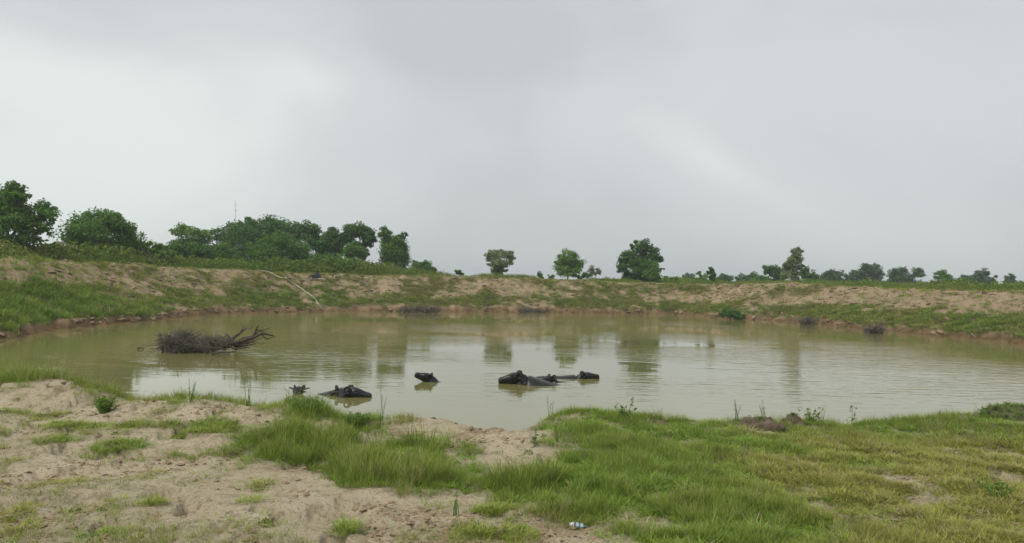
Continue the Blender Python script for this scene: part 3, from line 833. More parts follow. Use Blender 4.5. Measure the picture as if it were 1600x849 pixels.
T('vine_tree', 'column-shaped tree smothered in vines with two ragged tops', 'tree', [(603, 363, 12, 9), (605, 378, 14, 16), (618, 385, 14, 14), (608, 395, 16, 20), (625, 376, 9, 12), (628, 392, 10, 24), (614, 412, 19, 16), (606, 420, 16, 9), (633, 366, 7, 5), (630, 410, 9, 18), (617, 395, 18, 18), (600, 405, 8, 16), (600, 370, 8, 9)], 85, 'leaf_mid', 7500, 0.21, trunk=614, seed=12, droop=0.5, clump=0.40)
T('feathery_bush', 'feathery thorn bush just right of the vine-covered tree', 'shrub', [(660, 414, 18, 8), (673, 421, 12, 7), (650, 420, 11, 8), (645, 410, 6, 5)], 84, 'leaf_mid', 1800, 0.18, seed=13, droop=0.25, fill=0.3)
T('tiny_bush', 'small bush alone on the far dyke between vine-covered and flat-topped trees', 'shrub', [(716, 425, 6, 4), (722, 428, 7, 3)], 84, 'leaf_mid', 420, 0.17, seed=14)
T('flat_topped_tree', 'grey-green flat-topped tree leaning right above the middle of the far dyke', 'tree', [(780, 397, 20, 7), (796, 398, 11, 8), (767, 402, 10, 9), (783, 411, 17, 9), (776, 421, 12, 8), (799, 407, 7, 6), (788, 418, 8, 7), (778, 427, 11, 5), (766, 410, 7, 7)], 90, 'leaf_pale', 3600, 0.22, trunk=776, seed=15, droop=0.2)
T('tiny_bush', 'left of two dark knee-high bushes left of the round upright shrub', 'shrub', [(844, 431, 5, 6)], 86, 'leaf_dark', 300, 0.16, seed=16, group='knee-high bushes on the far dyke')
T('tiny_bush', 'right of two dark knee-high bushes left of the round upright shrub', 'shrub', [(861, 433, 6, 4)], 86, 'leaf_dark', 300, 0.16, seed=17, group='knee-high bushes on the far dyke')
T('upright_shrub', 'round upright shrub with rays of branches at the middle of the far dyke', 'shrub', [(887, 402, 17, 10), (880, 415, 15, 14), (900, 412, 13, 14), (888, 425, 21, 9), (872, 404, 7, 7)], 88, 'leaf_light', 3600, 0.20, trunk=887, seed=18)
T('low_shrub', 'low shrub between the round upright shrub and the pale little tree', 'shrub', [(914, 431, 11, 5), (903, 433, 8, 4)], 87, 'leaf_mid', 600, 0.18, seed=19)
T('bare_tree', 'small pale half-bare tree left of the tall dark vine-hung tree', 'tree', [(930, 420, 12, 6), (924, 425, 7, 5), (938, 425, 7, 6), (930, 427, 8, 4)], 86, 'leaf_dry', 750, 0.15, trunk=930, bark='bark_pale', seed=20, fill=0.2)
T('tall_dark_tree', 'tall dark many-lobed tree standing alone on the far dyke', 'tree', [(1004, 385, 18, 9), (985, 402, 18, 13), (1015, 398, 17, 15), (975, 416, 13, 11), (1000, 418, 26, 16), (1028, 404, 9, 9), (984, 432, 18, 8), (1010, 434, 20, 7), (988, 386, 5, 5), (1034, 421, 5, 3)], 90, 'leaf_dark', 6500, 0.25, trunk=1000, seed=21)
T('climbing_vine_shrub', 'lighter vine-draped shrub climbing the right side of the tall dark tree', 'shrub', [(1016, 412, 10, 9), (1018, 427, 12, 13), (1028, 436, 8, 6)], 87, 'leaf_mid', 1800, 0.2, trunk=1018, seed=22, droop=0.5)
T('low_shrub', 'light low shrub just right of the tall dark tree', 'shrub', [(1052, 438, 12, 6), (1042, 440, 10, 5), (1060, 440, 8, 4)], 88, 'leaf_light', 900, 0.2, seed=23)
T('distant_tree', 'small round distant tree left of the thin dark spire-like tree', 'tree', [(1077, 434, 11, 7), (1070, 438, 6, 5)], 145, 'leaf_far', 1500, 0.34, seed=24, group=G2)
T('light_shrub', 'light green shrub in front of the thin dark spire-like tree', 'shrub', [(1094, 437, 12, 9), (1106, 441, 10, 6), (1122, 441, 12, 7), (1092, 428, 5, 5)], 95, 'leaf_light', 1800, 0.22, seed=25)
T('spire_tree', 'thin dark spire-like tree above the right end of the far dyke', 'tree', [(1113, 421, 6, 5), (1112, 429, 5, 6), (1117, 431, 6, 4), (1113, 438, 5, 8), (1107, 427, 4, 4)], 84, 'leaf_dark', 1100, 0.2, trunk=1113, seed=26)
T('distant_tree', 'low distant tree just right of the thin dark spire-like tree', 'tree', [(1134, 436, 12, 7), (1124, 440, 8, 5)], 150, 'leaf_far', 1500, 0.36, seed=27, group=G2)
T('distant_tree', 'widest low tree of the row left of the feathery tall tree', 'tree', [(1158, 437, 14, 7), (1172, 433, 11, 8), (1164, 440, 14, 6)], 140, 'leaf_far', 2000, 0.36, seed=28, group=G2)
T('distant_tree', 'low rounded tree touching the dark tree behind the feathery tall tree', 'tree', [(1190, 437, 13, 8), (1182, 440, 9, 6)], 128, 'leaf_mid', 1700, 0.32, seed=29, group=G2)
T('distant_tree', 'dark broad tree directly behind and left of the feathery tall tree', 'tree', [(1206, 422, 14, 9), (1216, 430, 14, 12), (1198, 424, 8, 6)], 112, 'leaf_dark', 2600, 0.30, seed=30, group=G2)
T('feathery_tall_tree', 'tall feathery pale green tree with whitewashed trunk foot on the right', 'tree', [(1241, 394, 12, 8), (1236, 406, 12, 10), (1246, 403, 10, 10), (1238, 417, 14, 9), (1236, 428, 15, 9), (1228, 412, 7, 6)], 80, 'leaf_pale', 2600, 0.19, trunk=1240, bark='bark_pale', seed=31, white=True, droop=0.5, fill=0.25, trunk_r=0.15)
T('distant_tree', 'dark tree directly behind and right of the feathery tall tree', 'tree', [(1258, 428, 12, 9), (1266, 434, 14, 9), (1250, 420, 7, 7)], 112, 'leaf_dark', 2000, 0.30, seed=32, group=G2)
T('low_shrub', 'low green shrub at the right foot of the feathery tall tree', 'shrub', [(1268, 441, 16, 6), (1285, 443, 10, 4)], 95, 'leaf_mid', 1200, 0.24, seed=33)
T('distant_tree', 'dark distant tree with a flat left shoulder right of the feathery tall tree', 'tree', [(1303, 429, 15, 8), (1290, 434, 10, 7), (1308, 438, 12, 7)], 155, 'leaf_far', 2200, 0.36, seed=34, group=G2)
T('distant_tree', 'small distant tree tucked against the tallest tree of the right row', 'tree', [(1328, 433, 9, 8), (1322, 439, 8, 6)], 158, 'leaf_far', 1200, 0.36, seed=35, group=G2)
T('distant_tree', 'tallest and widest distant tree in the row at right', 'tree', [(1356, 422, 18, 10), (1344, 432, 14, 10), (1372, 429, 11, 9), (1360, 436, 20, 9)], 152, 'leaf_far', 3600, 0.36, seed=36, group=G2)
T('distant_tree', 'distant twin-crowned tree, left lobe rounder, right of the tallest distant tree', 'tree', [(1403, 426, 14, 10), (1430, 427, 12, 8), (1412, 436, 20, 9), (1396, 436, 10, 8), (1438, 431, 5, 5)], 150, 'leaf_far', 3400, 0.36, seed=37, group=G2)
T('distant_tree', 'low dome-shaped distant tree standing apart in pale scrub at right', 'tree', [(1474, 432, 14, 8), (1474, 438, 17, 6)], 125, 'leaf_mid', 2000, 0.30, seed=38, group=G2)
T('distant_tree', 'low distant tree at the left foot of the pointed far-right tree', 'tree', [(1510, 435, 10, 7), (1500, 440, 9, 5)], 168, 'leaf_far', 1500, 0.38, seed=39, group=G2)
T('distant_tree', 'pointed dark distant tree near the right edge of the view', 'tree', [(1535, 428, 11, 8), (1530, 437, 14, 9), (1545, 436, 9, 8)], 165, 'leaf_far', 2400, 0.38, seed=40, group=G2)
T('distant_tree', 'narrow column-shaped distant tree by the right edge of the view', 'tree', [(1578, 433, 7, 7), (1575, 441, 9, 6)], 160, 'leaf_far', 1300, 0.36, seed=41, group=G2)
T('distant_tree', 'lowest distant tree, cut by the right edge of the view', 'tree', [(1598, 444, 10, 4), (1612, 443, 10, 5)], 165, 'leaf_far', 900, 0.36, seed=42, group=G2)

# ------------------------------------------------------------------ dead tree lying in the pond
def pxpath(pts, D):
    return [at_y(a, b_, D + (c if len(p) > 2 else 0)) for p in pts for a, b_, c in [tuple(p) + ((0,) if len(p) == 2 else ())]]
DT = 27.6
root = empty('fallen_dead_tree', at_z(330, 547, 0)); tag(root, 'dead thorn tree lying half sunk in the left of the pond', 'dead tree')
def dbranch(pts, r0, r1, name='branch', par=root, mat='deadwood', D=DT, n=6):
    P = pxpath(pts, D); o_ = par.location
    k = len(P); mb = MB(); mb.tube([p - o_ for p in P], [r0 + (r1 - r0) * i / (k - 1) for i in range(k)], n)
    return mb.build(name, M[mat], par)
dbranch([(285, 549), (315, 546), (350, 541), (372, 535), (395, 528), (410, 521), (428, 525)], 0.13, 0.03, 'trunk')
br = [([(345, 542), (362, 530), (376, 520), (386, 512)], .07, .02), ([(376, 520), (380, 511), (388, 507)], .03, .008), ([(362, 532, .5), (356, 524, .6), (352, 520, .7)], .05, .012),
      ([(392, 530), (398, 522), (402, 511), (405, 508)], .055, .02), ([(402, 516), (412, 516), (423, 512)], .03, .008), ([(408, 522), (416, 530), (432, 526)], .04, .012),
      ([(350, 540), (380, 536), (400, 534)], .07, .02), ([(365, 539), (385, 540), (400, 537)], .06, .02), ([(398, 526), (404, 518), (413, 518)], .03, .01),
      ([(372, 534), (380, 528), (392, 526)], .05, .02), ([(385, 512), (392, 515), (396, 508)], .02, .006), ([(355, 541, -.3), (368, 545, -.5), (390, 543, -.4)], .06, .02),
      ([(400, 534), (408, 538), (416, 535)], .02, .006), ([(258, 540), (252, 532), (250, 526)], .06, .035), ([(250, 526), (247, 523)], .04, .02), ([(335, 545), (340, 532), (343, 524)], .03, .008),
      ([(330, 546, .4), (326, 532, .5), (332, 524, .5)], .025, .008)]
rb = random.Random(77)
for i in range(40):
    x0 = rb.uniform(250, 385); y0 = rb.uniform(538, 549); dx_ = rb.uniform(-22, 34); dy_ = -rb.uniform(4, 20) * (1.0 if x0 < 330 else .7); dz_ = rb.uniform(-.8, .8)
    br.append(([(x0, y0, dz_), (x0 + dx_ * .5 + rb.uniform(-4, 4), y0 + dy_ * .6, dz_ + rb.uniform(-.2, .2)), (x0 + dx_, max(512, y0 + dy_), dz_ + rb.uniform(-.3, .3))], rb.uniform(.03, .065), .008))
for p, a, b_ in br: dbranch(p, a, b_)
def twig_mass(par, cx, cy, rx, ry, n, D, seed, name='twigs', lmin=0.3, lmax=0.9, rad=0.006, mat='twigs', depth=0.9):
    r = random.Random(seed); mb = MB(); k = D / F; o_ = par.location
    for i in range(n):
        a = r.uniform(0, 6.283); q = math.sqrt(r.random())
        p = at_y(cx + rx * q * math.cos(a), cy + ry * q * math.sin(a), D + r.uniform(-depth, depth)) - o_
        if p.z + o_.z < -0.1: p.z = -o_.z + r.uniform(-0.05, 0.1)
        l = r.uniform(lmin, lmax); d_ = Vector((r.gauss(0, 1), r.gauss(0, 1), r.gauss(0.35, 0.6))).normalized()
        b1 = p + d_ * l * .5 + Vector((r.gauss(0, .05), r.gauss(0, .05), r.gauss(0, .05)))
        e1 = p + d_ * l + Vector((0, 0, -0.12 * l)) + Vector((r.gauss(0, .08), r.gauss(0, .08), r.gauss(0, .05)))
        mb.tube([p - d_ * l * 0.3, b1, e1], [rad * 1.4, rad, rad * .5], 3, False)
    o = mb.build(name, M[mat], par, False); tag(o, kind='stuff'); return o
twig_mass(root, 296, 543, 48, 7, 300, DT, 5, depth=0.9, lmin=.2, lmax=.8, rad=0.008)
twig_mass(root, 288, 528, 17, 9, 210, DT + 0.2, 15, depth=0.5, lmin=.15, lmax=.5, rad=0.008)
twig_mass(root, 318, 535, 10, 6, 90, DT + 0.3, 16, depth=0.4, lmin=.15, lmax=.6, rad=0.007)
twig_mass(root, 272, 536, 16, 12, 220, DT - 0.2, 6, depth=0.6, lmin=.2, lmax=.6, rad=0.009)
twig_mass(root, 335, 536, 30, 10, 260, DT, 7, depth=0.5, lmin=.2, lmax=.55)
s1 = empty('floating_branch', at_z(350, 553, 0)); tag(s1, 'thin forked branch floating just in front of the fallen dead tree', 'branch')
dbranch([(331, 553.5), (344, 550), (356, 551), (371, 549)], .035, .012, 'stem', s1, D=26.4)
dbranch([(356, 551), (364, 549), (368, 546)], .018, .006, 'twig', s1, D=26.4)
dbranch([(344, 550), (350, 548), (352, 546)], .015, .006, 'twig', s1, D=26.4)
s2 = empty('floating_branch', at_z(220, 547, 0)); tag(s2, 'small bent stick poking from the water left of the fallen tree', 'branch')
dbranch([(214, 548), (217, 544), (221, 543), (224, 546)], .04, .02, 'stem', s2, D=28.0)
dbranch([(217, 544), (215, 543)], .02, .012, 'twig', s2, D=28.0)
# brush caught along the waterline
for (cx, cy, rx, ry, n_, lb, sd) in ((655, 485, 34, 4, 420, 'dark heap of dead brush at the far waterline left of centre', 1), (830, 486, 22, 2.5, 220, 'low dead brush at the far waterline under the flat-topped tree', 2),
                                 (1262, 503, 11, 4, 220, 'dark brush clump at the waterline below the feathery tall tree', 3), (1366, 516, 13, 4.5, 260, 'dead brush clump standing in the water off the right dyke', 4)):
    p = at_z(cx, cy + ry, 0); bo = empty('waterline_brush', p); tag(bo, lb, 'brush', 'brush caught along the waterline')
    D_ = p.y
    twig_mass(bo, cx, cy, rx, ry, n_, D_, 20 + sd, lmin=.25, lmax=.8, rad=0.012, depth=0.5)
    r = random.Random(sd)
    for i in range(3):
        x0 = cx + r.uniform(-rx, rx); 
        dbranch([(x0, cy + ry), (x0 + r.uniform(-8, 8), cy), (x0 + r.uniform(-14, 14), cy - ry * .9)], .05, .015, 'branch', bo, D=D_)
T('waterside_bush', 'dark green bush overhanging the water at the right end of the far shore', 'shrub', [(1142, 489, 13, 6), (1152, 493, 9, 5), (1130, 491, 8, 5)], 65.5, 'leaf_dark', 1100, 0.2, seed=50, droop=0.3)

# ------------------------------------------------------------------ things lying on the far dyke
def dyke_point(px, py, y0=55.0, y1=95.0):
    r = ray(px, py); r = r / r.y
    ys = np.arange(y0, y1, 0.1)
    z = terrain(r.x * ys, ys); over = z - EYE.z - r.z * ys
    hit = np.argmax(over >= 0) if (over >= 0).any() else np.argmax(over)      # else the crest itself
    return Vector((r.x * ys[hit], ys[hit], float(z[hit])))
hp = [dyke_point(*p) for p in ((408, 424.5), (420, 427), (427, 430), (434, 434.5), (440, 437), (447, 437), (452, 441), (462, 448), (472, 454), (482, 461), (492, 469), (497, 477), (503, 485))]
pr_ = empty('water_pipe', hp[-1]); tag(pr_, 'pale pipe running down the far dyke into the pond', 'pipe')
for i, (a, b_) in enumerate(((0, 5), (5, 9), (9, 12))):
    mb = MB(); mb.tube([p + Vector((0, 0, 0.10)) - hp[-1] for p in hp[a:b_ + 1]], 0.038, 8); mb.build('pipe_length', M['pipe'], pr_)
for i in (5, 9):
    mb = MB(); q = hp[i] + Vector((0, 0, .10)) - hp[-1]; dq = (hp[i + 1] - hp[i]).normalized() * 0.12; mb.tube([q - dq, q + dq], 0.06, 8); mb.build('coupling', M['pipe'], pr_)
pp = dyke_point(494, 437)
pu = empty('water_pump', pp); tag(pu, 'dark lumpy pump-like machine on the far dyke near the pale pipe', 'machine')
mb = MB()
rings = []
r = random.Random(3)
for z_, q in ((-.05, .38), (.12, .46), (.32, .42), (.5, .26), (.62, .10)):
    rings.append([(q * math.cos(6.283 * a / 10) * r.uniform(.8, 1.15), q * .8 * math.sin(6.283 * a / 10) * r.uniform(.8, 1.15), z_ * r.uniform(.9, 1.1)) for a in range(10)])
mb.loft(rings); mb.build('body', M['black_rubber'], pu, False)
mb = MB(); mb.tube([(-.34 + .17 * math.cos(t), -.30, .2 + .17 * math.sin(t)) for t in np.linspace(0, 6.283, 17)], .05, 6, False); mb.build('wheel', M['black_rubber'], pu)
mb = MB(); mb.tube([(.1, 0, .5), (.12, -.02, .75), (.2, -.02, .8)], .035, 6); mb.build('exhaust', M['black_rubber'], pu)
mb = MB(); mb.tube([(.25, -.3, .08), (.6, -.4, .05), (.95, -.35, .03)], .03, 6); mb.build('skid_bar', M['stick'], pu)
mb = MB(); mb.tube([(-.45, -.35, .15), (-.3, -.45, .02), (.5, -.42, .02)], .03, 6); mb.build('skid_bar', M['stick'], pu)
for pa, lb in (([(522, 437), (524, 432), (526, 433), (529, 435)], 'bent pale stick lying on the far dyke beside the dark machine'), ([(526, 434), (532, 433), (539, 431)], 'straight pale stick lying on the far dyke under the dark trunked tree')):
    q = [dyke_point(*p) + Vector((0, 0, .1)) for p in pa]
    mb = MB(); mb.tube([p - q[0] for p in q], .045, 6); o = mb.build('pale_stick', M['stick'], None); o.location = q[0]; tag(o, lb, 'stick', 'pale sticks on the far dyke')
# thin mast far beyond the trees
mp = at_y(368, 336, 240); gz_ = ground_at(mp.x, 240); mtop = at_y(368, 312, 240).z
ms = empty('mast', (mp.x, 240, gz_)); tag(ms, 'thin far mast sticking up above the dome-shaped tree', 'mast')
mb = MB(); mb.tube([(0, 0, 0), (0, 0, (mtop - gz_) * .7), (0, 0, mtop - gz_)], [.09, .06, .03], 6); mb.build('pole', M['mast'], ms)
for q in (.93, .86):
    mb = MB(); mb.tube([(-.5, 0, (mtop - gz_) * q), (.5, 0, (mtop - gz_) * q)], .04, 5); mb.build('cross_arm', M['mast'], ms)

# ------------------------------------------------------------------ water buffaloes
def ellip(c, fwd, w, h, n=18, flat=0.0):
    fwd = Vector(fwd).normalized(); side = Vector((0, 0, 1)).cross(fwd)
    if side.length < .05: side = Vector((0, 1, 0))
    side.normalize(); up = fwd.cross(side)
    out = []
    for k in range(n):
        t = 2 * math.pi * k / n; cs, sn = math.cos(t), math.sin(t)
        cs = math.copysign(abs(cs) ** 0.85, cs); sn = math.copysign(abs(sn) ** 0.85, sn)
        ww = w * (1 - flat * max(0, -sn))          # narrower below
        out.append(Vector(c) + side * ww * cs + up * h * sn)
    return out
def buffalo(label, foot, heading, poll, yaw, pitch, back=0.15, size=1.0, neck_dip=0.0, ear_up=0.0, horn=0.85, seed=0, slope=0.0):
    """foot: world point of the shoulders on the water surface; heading: world angle of the body; poll: head joint in body axes (x forward);
    yaw, pitch: where the nose points, in body axes; back: top of the back above the water"""
    t = empty('water_buffalo', (foot.x, foot.y, 0.0)); tag(t, label, 'buffalo', 'buffaloes wallowing in the pond')
    t.rotation_euler = (0, 0, heading); t.scale = (size,) * 3
    f = Vector((math.cos(pitch) * math.cos(yaw), math.cos(pitch) * math.sin(yaw), math.sin(pitch)))
    poll = Vector(poll)
    sp = [((-1.62, 0, back - .42), .10, .14), ((-1.55, 0, back - .40), .26, .26), ((-1.35, 0, back - .44), .38, .41), ((-1.0, 0, back - .52), .46, .50), ((-.6, 0, back - .57), .52, .55),
          ((-.2, 0, back - .52), .47, .54), ((.05, 0, back - .44 + .02), .38, .48)]
    sp = [((p[0], p[1], p[2] + slope * min(0, p[0] - .05)), w, h) for p, w, h in sp]
    nb = Vector((.05, 0, back - .42)); nend = poll - f * 0.14 - Vector((0, 0, .02))
    c1 = nb.lerp(nend, .45) + Vector((0, 0, -neck_dip - .02)); c2 = nb.lerp(nend, .75) + Vector((0, 0, -neck_dip * .6))
    upv = Vector((0, 0, 1)); side = upv.cross(f).normalized(); hup = f.cross(side)
    pts = [Vector(p) for p, _, _ in sp] + [c1, c2, nend]
    W = [w for _, w, _ in sp] + [.25, .19, .15]; Hh = [h for _, _, h in sp] + [.33, .24, .17]
    head = [(-.07, .12, -.16, .125), (0, .15, -.19, .145), (.07, .155, -.20, .155), (.15, .14, -.20, .15), (.24, .105, -.185, .122), (.33, .078, -.168, .104), (.40, .066, -.160, .103),
            (.45, .058, -.152, .108), (.485, .036, -.132, .098), (.50, -.005, -.085, .06)]
    nbody = len(pts)
    for q, tp, bt, w in head:
        pts.append(poll + f * q + hup * ((tp + bt) / 2)); W.append(w); Hh.append((tp - bt) / 2)
    mb = MB(); rings = []
    for i, p in enumerate(pts):
        tg = (pts[min(i + 1, len(pts) - 1)] - pts[max(i - 1, 0)])
        if i >= nbody: tg = f
        elif i < len(sp): tg = Vector((1, 0, slope))
        elif i == len(sp): tg = Vector((1, 0, slope)) + tg.normalized()
        rings.append(ellip(p, tg, W[i], Hh[i], 18, 0.0 if i < nbody else 0.30))
    mb.loft(rings)
    # legs down to the pond bed
    for lx, ly in ((-1.3, .24), (-1.3, -.24), (-.05, .22), (-.05, -.22)):
        mb.tube([(lx, ly, back - .75), (lx + .03, ly, back - 1.0), (lx - .03, ly, back - 1.2), (lx, ly, back - 1.4), (lx + .04, ly, back - 1.47)], [.15, .11, .065, .06, .085], 8)
    # ears: leaf-shaped, from behind the eyes outward
    for s in (-1, 1):
        e0 = poll + side * s * .12 + hup * .03 - f * .02
        dirn = (side * s * 1.0 + hup * (ear_up - .15) - f * .35).normalized()
        rr = []
        for q, w in ((0, .03), (.06, .055), (.13, .06), (.20, .035), (.235, .008)):
            c = e0 + dirn * q; a_ = dirn.cross(hup).normalized(); b_ = a_.cross(dirn)
            rr.append([c + a_ * w * math.cos(th) + b_ * .014 * math.sin(th) for th in np.linspace(0, 6.283, 9)[:-1]])
        mb.loft(rr)
        # brow above the eye
        bc = poll + side * s * .115 + hup * .085 + f * .13
        mb.loft([ellip(bc - f * .05, f, .012, .012, 8), ellip(bc - f * .03, f, .036, .03, 8), ellip(bc + f * .02, f, .036, .03, 8), ellip(bc + f * .05, f, .01, .01, 8)])
    body = mb.build('body', M['hide'], t)
    sub = body.modifiers.new('subd', 'SUBSURF'); sub.levels = 1; sub.render_levels = 1
    for s in (-1, 1):
        # curled horn: back from the poll, then round in a tight curl
        h0 = poll + side * s * .10 + hup * .085 - f * .04
        P = [h0 - side * s * .03 - hup * .04]; RR_ = [.046]
        for i in range(17):
            a = i / 16 * 5.4; rad_ = .085 * (1 - .055 * i / 2)
            c = h0 + side * s * (.03 + .045 * i / 16) * horn - f * .07 * horn
            P.append(c + (f * math.cos(a) * rad_ + hup * (math.sin(a) * rad_)) * horn + side * s * .03 * math.sin(a * .5))
            RR_.append(.042 * (1 - .85 * i / 16))
        mb = MB(); mb.tube(P, RR_, 8); mb.build('horn', M['horn'], t)
        ec = poll + side * s * .142 + hup * .03 + f * .14
        mb = MB(); mb.loft([ellip(ec - f * .03, f, .003, .003, 8), ellip(ec - f * .018, f, .018, .02, 8), ellip(ec + f * .018, f, .018, .02, 8), ellip(ec + f * .03, f, .003, .003, 8)]); mb.build('eye', M['eye'], t)
        nc_ = poll + side * s * .05 + f * .485 - hup * .02
        mb = MB(); mb.loft([ellip(nc_ - f * .02, f, .02, .015, 8), ellip(nc_ + f * .004, f, .022, .016, 8), ellip(nc_ + f * .008, f, .012, .008, 8)]); mb.build('nostril', M['eye'], t)
    return t
PI = math.pi
def wp(px, py): return at_z(px, py, 0)
# the large one in the middle, head to the left, back sloping into the water on the right
buffalo('largest buffalo, whole dark back showing, head low facing left', wp(820, 600), PI - 0.10, (.22, .03, .16), 0.12, -0.12, back=0.215, slope=.19, seed=1)
# its neighbour: only the head and a sliver of wet back
buffalo('buffalo head just behind the rump of the largest buffalo', wp(868, 597), PI + 0.10, (.22, .0, .10), 0.5, -0.1, back=0.02, size=.72, seed=2)
# right-hand one facing right
buffalo('rightmost buffalo, curled horn, facing right with only head and wet back showing', wp(899, 591), 0.02, (.34, -.02, .07), 0.0, 0.06, back=0.085, neck_dip=.10, size=.82, seed=3)
# the lone raised head
buffalo('lone buffalo lifting only its head, nose raised to the left', wp(680, 597), PI - 0.10, (.26, .0, .15), 0.10, 0.30, back=0.03, size=.74, ear_up=1.1, slope=.45, horn=.6, seed=4)
# the front pair
buffalo('front buffalo in profile facing right, horn curled back, beside its turned neighbour', wp(547, 619.5), 0.0, (.06, -.03, .09), -0.10, -0.08, back=0.02, neck_dip=.02, slope=.1, size=.92, seed=5)
buffalo('buffalo of the front pair with its head turned towards the near shore', wp(530, 617), -0.15, (.14, -.12, .06), -1.2, -0.30, back=0.11, slope=.16, size=.92, seed=6)
buffalo('buffalo head half hidden behind the grass tussock on the near shore', wp(469, 613), -1.6, (.15, 0, .07), 0.05, -0.25, back=0.0, size=.75, ear_up=.3, horn=.6, seed=7)

# ------------------------------------------------------------------ near-shore things
def clod(name, label, px, py, w, h, dpt, seed, mat='clod_dark', sink=0.05, tuft=0):
    p = on_ground(px, py); r = np.random.default_rng(seed)
    nu, nv = 22, 12; V = []; Fc = []
    for j in range(nv + 1):
        ph = j / nv * PI / 2 * 1.15
        for i in range(nu):
            th = 6.283 * i / nu
            V.append((math.cos(th) * math.cos(ph), math.sin(th) * math.cos(ph), math.sin(ph)))
    V = np.array(V)
    nz = fbm(V[:, 0] * 2.2 + seed, V[:, 1] * 2.2 + V[:, 2] * 1.7, seed, 4, 0.6); nz2 = fbm(V[:, 0] * 6 + seed, V[:, 1] * 6 + V[:, 2] * 5, seed + 3, 3)
    V = V * (0.62 + 0.55 * nz + 0.3 * (nz2 - .5))[:, None] * np.array([w, dpt, h])
    V[:, 2] -= sink
    for j in range(nv):
        for i in range(nu):
            i2 = (i + 1) % nu; Fc.append((j * nu + i, j * nu + i2, (j + 1) * nu + i2, (j + 1) * nu + i))
    me = quick_mesh(name, V, Fc, True); me.materials.append(M[mat])
    o = link(bpy.data.objects.new(name, me)); o.location = p; tag(o, label, 'earth clod', 'clods of earth on the near shore')
    if tuft:
        k = r.integers(0, len(V), tuft); c = V[k] * r.uniform(0.97, 1.05, (tuft, 1)) + r.normal(0, .012, (tuft, 3)); c[:, 2] = np.maximum(c[:, 2], -.02)
        LV, LQ = leaf_quads(c, V[k] / (np.linalg.norm(V[k], axis=1)[:, None] + 1e-6) + np.array([0, 0, .3]), .055, r, .16)
        lm = quick_mesh('grass_cover', LV, LQ); lm.materials.append(M['leaf_fresh']); g_ = link(bpy.data.objects.new('grass_cover', lm), o); tag(g_, kind='stuff')
    return o
clod('earth_clod', 'long dark overturned clod of earth on the right near shore', 1186, 670, .36, .19, .22, 1, tuft=350)
clod('earth_clod', 'rounded clod of earth right beside the long dark clod', 1239, 668, .17, .20, .16, 2, 'clod_dark', tuft=200)
clod('earth_clod', 'low crumbled clod of earth below the leafy plant on the right shore', 1284, 676, .22, .07, .14, 3, 'clod')
clod('earth_mound', 'dark grassy mound at the right edge of the near shore', 1584, 652, .44, .22, .34, 4, 'mound', tuft=2600)
clod('earth_clod', 'crumbling earth lump on the left lip of the cattle path', 735, 680, .28, .08, .2, 5, 'clod')
clod('earth_clod', 'low earth lump at the top of the cattle path', 775, 664, .2, .09, .16, 6, 'clod')
clod('earth_clod', 'dark flat earth lump under the tussock left of the cattle path', 640, 676, .26, .07, .16, 8, 'clod')

def weed(label, px, py, h, kind, seed, n=5, leaf=0.05, mat='leaf_fresh', name='weed_plant', group='weeds standing on the near shore', spread=.35):
    p = on_ground(px, py); r = random.Random(seed); rg = np.random.default_rng(seed)
    t = empty(name, p); tag(t, label, 'weed', group)
    mb = MB(); C = []; O = []
    for k in range(n):
        a = r.uniform(0, 6.283); l = h * r.uniform(.6, 1.0) if k else h
        tip = Vector((math.cos(a) * l * spread * r.random(), math.sin(a) * l * spread * r.random(), l))
        b0 = Vector((r.gauss(0, .02), r.gauss(0, .02), -.03)); mid = b0.lerp(tip, .5) + Vector((r.gauss(0, .02), r.gauss(0, .02), 0)) * h
        mb.tube([b0, mid, tip], [.004, .003, .0015], 5)
        if kind == 'leafy':
            for q in np.linspace(.15, 1, 12):
                c = b0.lerp(tip, q) + Vector((r.gauss(0, 1), r.gauss(0, 1), r.gauss(0, .4))) * leaf * .6
                for _ in range(2): C.append(c + Vector((r.gauss(0, .3), r.gauss(0, .3), r.gauss(0, .3))) * leaf); O.append((r.gauss(0, 1), r.gauss(0, 1), .6))
        elif kind == 'seed':
            for q in np.linspace(.6, 1, 9):
                C.append(b0.lerp(tip, q) + Vector((r.gauss(0, .006), r.gauss(0, .006), 0))); O.append((r.gauss(0, 1), r.gauss(0, 1), 0))
    mb.build('stems', M['stick' if kind == 'dry' else 'leaf_mid'], t)
    if C:
        V, Q = leaf_quads(np.array([tuple(c) for c in C]), np.array(O), leaf if kind == 'leafy' else .02, rg, .5 if kind == 'leafy' else .3)
        me = quick_mesh('leaves', V, Q); me.materials.append(M[mat]); link(bpy.data.objects.new('leaves', me), t)
    return t
weed('dark leafy sprig leaning right on the crest of the grassy shore', 978, 656, .24, 'leafy', 1, 3, .05, 'leaf_dark', spread=.8)
weed('bright leafy plant beside the rounded earth clod', 1266, 662, .20, 'leafy', 2, 9, .035, spread=.9)
weed('single upright sprig with paired leaves right of the leafy plant', 1333, 656, .26, 'leafy', 3, 1, .045, 'leaf_mid')
weed('dark seed-headed stalks rising behind the long dark clod', 1192, 655, .30, 'seed', 4, 6, .04, 'leaf_dark', spread=.25)
weed('thin seed stalks left of the long dark clod', 1150, 660, .28, 'seed', 5, 5, .04, 'leaf_dark', spread=.3)
weed('bare dry forked stalks right of the bright leafy plant', 1284, 660, .36, 'dry', 6, 4, spread=.5)
weed('lone dry stalk beside the grassy mound at right', 1527, 652, .34, 'dry', 7, 3, spread=.3)
weed('dark leafy plant in the short grass at lower right', 1560, 782, .15, 'leafy', 8, 9, .035, 'leaf_fresh', spread=1.2)
weed('small round green bush on the bare sand at left', 163, 645, .19, 'leafy', 9, 70, .03, 'leaf_fresh', spread=1.1)
